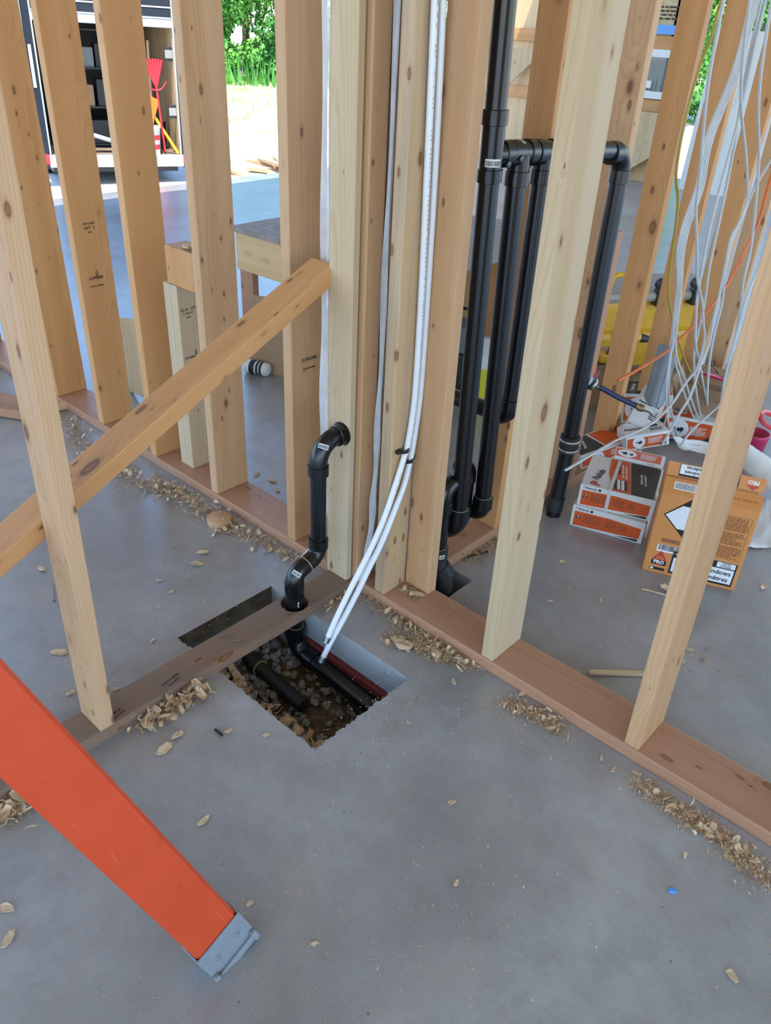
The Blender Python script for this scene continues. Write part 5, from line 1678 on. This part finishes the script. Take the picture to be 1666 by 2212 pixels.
# ================================================================ electrical cables hanging in front of the rear studs
def cable(pts, X, label, mat='cable', r=.0048, flat=.62, X1=None, group=None, top=None):
    n = len(pts)
    P_ = []
    for i, (x, y) in enumerate(pts):
        xx = X if X1 is None else X+(X1-X)*i/(n-1)
        P_.append(on(x, y, 'X', xx))
    if top is not False:
        d = (P_[0]-P_[1]).normalized()
        P_ = [P_[0]+d*.25+Vector((0, 0, .3))]+P_
    o = MB().tube(smooth_path(P_, 5), r, 10, flat=flat, up=(1, 0, 0)).world('cable', mat)
    return tag(o, label, 'cable', group)
BUN = [(1631, 0), (1590, 153), (1532, 300), (1512, 403), (1483, 486), (1470, 547), (1468, 613), (1460, 688), (1456, 730)]
for k in range(4):
    tail = [[(1449, 770), (1444.7, 818), (1446, 869), (1453, 899), (1465, 949)], [(1459, 780), (1470, 822), (1482, 860), (1500, 905), (1512, 925)],
            [(1447, 775), (1440, 830), (1441, 880), (1447, 925), (1462, 952)], [(1462, 770), (1478, 815), (1494, 865), (1513, 915)]][k]
    off = (k-1.5)*4.6
    cable([(x+off*(.6 if i > 5 else 1), y) for i, (x, y) in enumerate(BUN)]+tail, .165+.004*k, ('leftmost', 'second from left', 'third from left', 'rightmost')[k]+' of the four white cables bunched before the third rear stud', group='bunched white cables')
WC = [
 ([(1560, 20), (1528, 200), (1512, 380), (1504, 456), (1506, 539), (1507, 605), (1517.6, 655), (1520, 700), (1522, 734), (1507, 793), (1482, 827), (1448, 877), (1400, 920), (1330, 952), (1265, 990), (1222, 1016)], .20, 'white cable sweeping down left across the cartons to the rear plate'),
 ([(1640, 60), (1600, 240), (1574, 340), (1549, 433), (1529, 514), (1516, 585), (1506, 650), (1503.5, 701), (1503, 743), (1512, 785), (1519, 827), (1526, 860), (1532, 890)], .19, 'white cable hanging near the fourth rear stud and bowing right at its end'),
 ([(1620, 120), (1582, 340), (1557, 464), (1534, 572), (1522, 655), (1508, 720), (1500, 760), (1500, 802), (1505, 852), (1515, 905)], .18, 'white cable hanging straight beside the orange cable'),
 ([(1603, 150), (1612, 340), (1615, 423), (1602, 472), (1580, 514), (1566, 580), (1556, 630), (1542, 688), (1532, 743), (1515, 785), (1493, 852), (1468, 894), (1448, 930), (1430, 962)], .22, 'white cable crossing down left in front of the square orange carton'),
 ([(1645, 150), (1640, 340), (1633, 439), (1622, 539), (1607, 605), (1599, 671), (1586, 750), (1575, 805), (1562, 844), (1556, 872), (1535, 893), (1505, 920), (1483, 944), (1470, 966)], .24, 'white cable ending in a loop behind the sealant carton'),
 ([(1700, 290), (1665, 348), (1630, 406), (1610, 455), (1589, 500), (1575, 548), (1566, 600), (1560, 655), (1546, 710), (1536, 760), (1530, 820), (1528, 870)], .21, 'white cable coming in from the right edge above the orange cable'),
 ([(1680, 480), (1655, 540), (1630, 600), (1608, 660), (1592, 720), (1578, 770), (1566, 820), (1558, 868)], .26, 'lowest white cable along the left side of the last front stud'),
]
for pts, X, lab in WC:
    cable(pts, X, lab, r=.0052, group=None)
cable([(1700, 290), (1666, 381), (1638, 481), (1602, 555), (1572, 613), (1532, 668), (1509, 694), (1480, 722), (1456, 746), (1431, 766), (1389, 792), (1362, 808), (1335, 822)], .28, 'orange cable slanting down left across the rear studs', 'cable_o', .0058, 1.0, X1=.06)
cable([(1563, -20), (1552, 20), (1534, 89), (1513, 140), (1480, 260), (1461, 373), (1465, 431), (1458, 506), (1445, 605), (1446, 650), (1453, 688), (1456, 701), (1468, 743), (1487, 793), (1512, 835), (1535, 872)], .055, 'yellow cable hanging along the third rear stud', 'cable_y', .0048, .7, X1=.14)

# ================================================================ mill stamps on the lumber
def stamp(M, lines, par, size=.012, name='mill_stamp', bold=.0002, mat='ink_wood'):
    for i, (s, k) in enumerate(lines):
        text(s, size*k, M @ T_((0, -i*size*1.15, 0)), mat, par, name, bold=bold)
def faceX(x, y, z, rot=0):                        # lettering on a face that looks to +X
    return T_((x+.0006, y, z)) @ Matrix(((0, 0, 1, 0), (1, 0, 0, 0), (0, 1, 0, 0), (0, 0, 0, 1))) @ Rz(rot)
X4 = -.799
p = on(468, 575, 'X', X4); stamp(faceX(X4, p.y, p.z), (('SPF S-DRY', .8), ('KD-HT  2', 1.1), ('OPT', .9), ('4-1', 1.0)), lp, .013)
p = on(478, 702, 'X', X4); stamp(faceX(X4, p.y, p.z), (('SUPREME', 1.25), ('', .6), ('SAWN LUMBER', .6)), lp, .013)
X5 = -.390
p = on(668, 775, 'X', X5); stamp(faceX(X5, p.y, p.z), (('SUPREME', 1.25), ('', .6), ('SAWN LUMBER', .6)), lp, .012)
X2 = -1.555
p = on(192, 483, 'X', X2); stamp(faceX(X2, p.y, p.z), (('SPF S-DRY', .8), ('OPT  2', 1.1), ('4-1', 1.0)), lp, .013)
p = on(208, 600, 'X', X2); stamp(faceX(X2, p.y, p.z), (('SUPREME', 1.1), ('', .5), ('SAWN LUMBER', .6)), lp, .013)
XJ = -1.008
p = on(406, 668, 'X', XJ); stamp(faceX(XJ, p.y, p.z), (('CL\u00b7A  177', 1.2), ('2  KD-HT', .8), ('S-P-F', .7)), lp, .012)
p = on(412, 772, 'X', XJ); stamp(faceX(XJ, p.y, p.z), (('SUPREME', .9),), lp, .012)
Mbr = frame(pb, dirb, (1, 0, 0))
def braceM(px_, py_, rot):
    # a point on the brace's upper face under a photograph pixel
    inv = Mbr.inverted()
    o_, d_ = ray(px_, py_)
    a, d = inv @ o_, inv.to_3x3() @ d_
    t_ = (.0216-a.y)/d.y if abs(d.y) > 1e-6 else 0
    c_ = a+d*t_
    return Mbr @ T_((c_.x, .0216, c_.z)) @ Rx(-90) @ Rz(rot)
stamp(braceM(388, 850, 180), (('PREMIUM', 1.1),), br, .014)
stamp(braceM(348, 872, 180), (('PREMIUM', 1.1), ('CHANTIERS', .8), ('CHIBOUGAMAU', .8)), br, .013)
stamp(braceM(215, 988, 180), (('A33', 1.0), ('KD-HT', .9), ('S-P-F', .9), ('2', 1.8)), br, .013)
m = MB().tube(smooth_path([braceM(x, y, 0).translation for (x, y) in ((222, 1016), (232, 990), (228, 975), (212, 972), (196, 985), (190, 1000))], 5), .0008, 6)
m.world('pencil_mark', 'ink', br)
m = MB().tube(smooth_path([braceM(x, y, 0).translation for (x, y) in ((188, 1005), (186, 1020), (176, 1030), (168, 1022))], 5), .0008, 6)
m.world('pencil_mark', 'ink', br)
pp = on(368, 1468, 'Z', T)
stamp(T_((pp.x, pp.y, T+.0006)) @ Rz(100), (('SAWN LUMBER', .7), ('PRODUCTS', .6)), cp, .012)
pp = on(248, 1540, 'Z', T)
stamp(T_((pp.x, pp.y, T+.0006)) @ Rz(100), (('PREMIUM', .8), ('CHANTIERS', .7)), cp, .011)

# ================================================================ shavings, chips and dust
def curl(m, q, p, s, nrm=None, wide=None):
    # a curled or flat sliver of wood
    n = 4
    L_, w_ = s, wide or s*q.uniform(.3, .8)
    c = q.choice((0.25, .7, 1.3, 2.2))*q.choice((-1, 1))
    rot = Euler((q.uniform(-.7, .7), q.uniform(-.7, .7), q.uniform(0, 6.28))).to_matrix()
    vs = []
    for i in range(n+1):
        t = (i/n-.5)
        a = c*t
        x = L_*(math.sin(a)/c if abs(c) > .05 else t)
        z = L_*((1-math.cos(a))/c if abs(c) > .05 else 0)
        ww = w_*(1-.9*abs(t)**1.5)*q.uniform(.75, 1.1)
        for sgn in (-.5, .5):
            vs.append(Vector(p)+rot @ Vector((x, sgn*ww, z)))
    lo = min(v.z for v in vs)
    fl_ = p[2]
    if lo < fl_:
        for v in vs: v.z += fl_-lo
    m.add(vs, [(2*i, 2*i+2, 2*i+3, 2*i+1) for i in range(n)], 0, True)
def pile(label, line, width, n_big, n_small, seed, z=0.0, big=(.009, .026), hgt=.012, cat='shavings', name='wood_shavings'):
    q = random.Random(seed)
    m = MB()
    pts = [Vector((*p, z)) if len(p) == 2 else Vector(p) for p in line]
    def pick():
        t = q.random()*(len(pts)-1)
        i = min(int(t), len(pts)-2)
        p = pts[i].lerp(pts[i+1], t-i)
        return p+Vector((q.gauss(0, width*.5), q.gauss(0, width*.5), 0))
    for _ in range(n_small):
        p = pick()
        p.z += abs(q.gauss(0, .25))*hgt*.6
        s = q.uniform(.0025, .0085) if hgt > .0015 else q.uniform(.0014, .0062)
        a, b_ = q.uniform(0, 6.28), q.uniform(-.8, .8)
        d = Vector((math.cos(a)*math.cos(b_), math.sin(a)*math.cos(b_), abs(math.sin(b_))))*s
        w_ = Vector((-math.sin(a), math.cos(a), q.uniform(-.3, .3)))*s*q.uniform(.07, .2)
        p.z += .0006
        m.add([p-w_, p+w_, p+w_+d, p-w_+d], [(0, 1, 2, 3)])
    for _ in range(n_big):
        p = pick()
        p.z += abs(q.gauss(0, .5))*hgt
        s = q.uniform(*big)
        if q.random() < .45: curl(m, q, p, s*1.25, None, s*q.uniform(.12, .25))
        else: curl(m, q, p, s)
    o = m.world(name, 'shaving')
    return tag(o, label, cat, None, 'stuff')
def g2(x, y): v = on(x, y, 'Z', 0); return (v.x, v.y)
pile('heap of shavings along the long plate at the far left', [g2(150, 900), g2(170, 960), g2(230, 1000), g2(290, 1030)], .055, 190, 1500, 1, hgt=.022)
pile('heap of shavings against the long plate around the sawn disc', [g2(300, 1045), g2(380, 1065), g2(450, 1110), g2(520, 1150)], .060, 260, 2600, 2, hgt=.020)
pile('thinner shavings from the sawn disc to the middle post', [g2(520, 1150), g2(580, 1180), g2(650, 1215)], .045, 70, 900, 3, hgt=.010)
pile('heap of shavings in front of the plate right of the white tubes', [g2(795, 1290), g2(850, 1330), g2(905, 1370), g2(960, 1410), g2(1020, 1440)], .034, 150, 2400, 4, hgt=.014)
pile('small heap of shavings with a large flake near the pit edge', [g2(835, 1375), g2(870, 1392), g2(920, 1400), g2(955, 1430)], .030, 60, 1200, 5, hgt=.010)
pile('shavings in the corner of the brown plate and the long plate', [g2(705, 1310), g2(730, 1295), g2(755, 1280)], .022, 34, 350, 6, hgt=.010)
pile('heap of large flakes against the brown plate below the left stud', [g2(300, 1575), g2(350, 1545), g2(400, 1515), g2(440, 1490)], .034, 85, 900, 7, big=(.018, .042), hgt=.018)
pile('flakes beside the brown plate at the left edge', [g2(0, 1760), g2(30, 1745), g2(65, 1725)], .045, 45, 400, 8, big=(.02, .045), hgt=.016)
pile('thin line of shavings along the front plate left of the last stud', [g2(1090, 1520), g2(1150, 1540), g2(1210, 1580)], .028, 50, 1000, 9, hgt=.008)
pile('shavings along the front plate right of the last stud', [g2(1370, 1690), g2(1460, 1750), g2(1530, 1790), g2(1600, 1850), g2(1666, 1910)], .035, 110, 2400, 10, hgt=.008)
pile('sawdust on the plate at the foot of the corner studs', [(.02, .06, T), (.05, .075, T), (.08, .06, T)], .022, 4, 420, 11, hgt=.004)
pile('sawdust and shavings at the foot of the rear plate', [g2(1000, 1210), g2(1040, 1190), g2(1075, 1165)], .04, 30, 1100, 12, hgt=.006)
pile('orange brown flakes lying in the pit', [(-.25, -.46, -.135), (-.12, -.45, -.145), (.05, -.44, -.165), (.20, -.46, -.175)], .05, 150, 500, 13, big=(.02, .045), hgt=.02)
pile('sawdust blown over the slab between pit and front plate', [g2(900, 1500), g2(780, 1600), g2(1000, 1520), g2(1200, 1600)], .12, 0, 700, 14, hgt=.001, cat='sawdust', name='sawdust')
pile('sawdust scattered over the foreground slab', [g2(600, 1700), g2(900, 1900), g2(1300, 1900), g2(700, 2100), g2(1500, 2000), g2(300, 1900)], .28, 0, 420, 15, hgt=.001, cat='sawdust', name='sawdust')
pile('sawdust scattered over the slab left of the brown plate', [g2(60, 1300), g2(300, 1250), g2(450, 1200), g2(150, 1450), g2(550, 1250)], .18, 4, 600, 16, hgt=.001, cat='sawdust', name='sawdust')
pile('sawdust scattered over the slab behind the front plate', [g2(1230, 1250), g2(1400, 1380), g2(1600, 1400), g2(1250, 1330), g2(1640, 1500)], .16, 14, 1000, 17, hgt=.001, cat='sawdust', name='sawdust')
# single chips one can pick out
CHIPS = [(975, 1735, .026, 30), (985, 1910, .024, 80), (545, 1185, .018, 20), (440, 1775, .034, 70), (540, 1955, .022, 60), (15, 1965, .045, 10), (20, 2030, .040, 100), (980, 1475, .026, 120), (575, 1590, .022, 40), (495, 1580, .028, 60),
         (355, 1620, .062, 72), (385, 1590, .040, 60), (705, 1060, .016, 0), (90, 1230, .042, 160), (125, 1410, .055, 20), (425, 1220, .050, 25), (440, 1195, .045, 30), (330, 1385, .020, 90), (1580, 2108, .034, 130), (1480, 1850, .020, 85),
         (1215, 1215, .030, 40), (1190, 1300, .020, 20), (1440, 1275, .060, 165), (1650, 1270, .034, 60), (1490, 1405, .028, 15), (1300, 1640, .020, 110), (1130, 1500, .034, 50), (1325, 1665, .024, 75), (680, 2040, .018, 40), (620, 1320, .016, 60),
         (110, 1040, .020, 30), (30, 1110, .022, 15), (250, 1490, .024, 45), (152, 1500, .030, 60), (345, 1255, .026, 20), (370, 1280, .022, 70), (555, 1025, .036, 80), (590, 1040, .045, 5), (600, 1060, .034, 140), (900, 1285, .052, 20), (1395, 1640, .050, 120)]
q = random.Random(44)
for i, (x, y, s, a_) in enumerate(CHIPS):
    zz = .0006
    if (x, y) == (900, 1285): zz = T+.001
    p = on(x, y, 'Z', zz)
    m = MB()
    k = 7
    ring = []
    for j in range(k):
        t_ = 2*math.pi*j/k
        rr = s*.5*q.uniform(.7, 1.1)
        ring.append((rr*math.cos(t_), rr*.48*math.sin(t_), .0012+abs(q.gauss(0, 1))*s*.09))
    top_ = [(v[0]*.97, v[1]*.97, v[2]+.0018) for v in ring]
    m.add(ring+top_, [tuple(reversed(range(k))), tuple(range(k, 2*k))]+[(j, (j+1) % k, k+(j+1) % k, k+j) for j in range(k)])
    o = m.obj('wood_chip', 'shaving', None, T_(p) @ Rz(a_+20))
    tag(o, 'small loose wood chip lying on the grey concrete slab', 'wood chip', 'loose chips on the slab')
big = MB()
q = random.Random(3)
fp_ = on(873, 1391, 'Z', .012)
k = 12
big.add([(.028*math.cos(6.283*j/k)*q.uniform(.85, 1.1), .019*math.sin(6.283*j/k)*q.uniform(.85, 1.1), .004*math.cos(6.283*j/k*2)) for j in range(k)]+[(.027*math.cos(6.283*j/k), .018*math.sin(6.283*j/k), .004*math.cos(6.283*j/k*2)+.0025) for j in range(k)],
        [tuple(reversed(range(k))), tuple(range(k, 2*k))]+[(j, (j+1) % k, k+(j+1) % k, k+j) for j in range(k)])
o = big.obj('wood_flake', 'pine_pale', None, T_(fp_) @ Rz(20) @ Rx(6))
tag(o, 'large pale wood flake lying on the heap near the pit edge', 'wood chip')
# sawn round plug from the hole in the plate
dp_ = on(474, 1124, 'Z', .012)
Md = T_(dp_) @ Rz(30) @ Rx(4)
o = MB().lathe([(0, -.0125), (.0385, -.0125), (.041, -.010), (.041, .010), (.0385, .0125), (0, .0125)], None, 36).obj('sawn_disc', 'pine', None, Md)
tag(o, 'round sawn wood disc lying in the shavings by the long plate', 'disc')
# loose batten behind the front plate, nail, black bit and blue bits on the slab
a, b_ = on(1272, 1452, 'Z', .008), on(1400, 1455, 'Z', .008)
o = board('thin_batten', None, a, (b_-a), (b_-a).length, (b_-a).cross(Vector((0, 0, 1))), .014, .010, 'pine_shop', .001)
tag(o, 'thin splintered batten lying behind the front plate', 'stick')
a, b_ = on(1388, 1272, 'Z', .004), on(1438, 1285, 'Z', .004)
o = MB().tube([a, b_], .003, 6).world('wood_splinter', 'shaving')
tag(o, 'long splinter lying on the slab below the sealant carton', 'stick')
a, b_ = on(465, 1576, 'Z', .004), on(480, 1589, 'Z', .004)
o = MB().tube(smooth_path([a, (a+b_)/2+Vector((.003, 0, .002)), b_], 4), .0035, 8).world('black_scrap', 'ink')
tag(o, 'small curved black scrap on the slab left of the pit', 'scrap')
p = on(1453, 1924, 'Z', .003)
o = MB().box(-.008, .008, -.004, .004, -.003, .003, ch=.001).obj('blue_scrap', 'bluewrap', None, T_(p) @ Rz(30))
tag(o, 'small blue plastic scrap on the slab at lower right', 'scrap')
a, b_ = on(115, 1262, 'Z', .003), on(117, 1297, 'Z', .003)
t = thing('loose_nail', 'loose nail lying on the slab left of the leaning stud', 'nail', a)
MB().tube([a, b_], .0014, 8).world('shank', 'nail', t)
MB().tube([b_, b_+(b_-a).normalized()*.0015], .004, 10).world('head', 'nail', t)
a, b_ = on(1010, 1204, 'Z', .006), on(1052, 1192, 'Z', .006)
t = thing('loose_nail', 'dark nail lying in the sawdust by the rear plate', 'nail', a)
MB().tube([a, b_], .0022, 8).world('shank', 'ink', t)
MB().tube([b_, b_+(b_-a).normalized()*.002], .005, 10).world('head', 'ink', t)
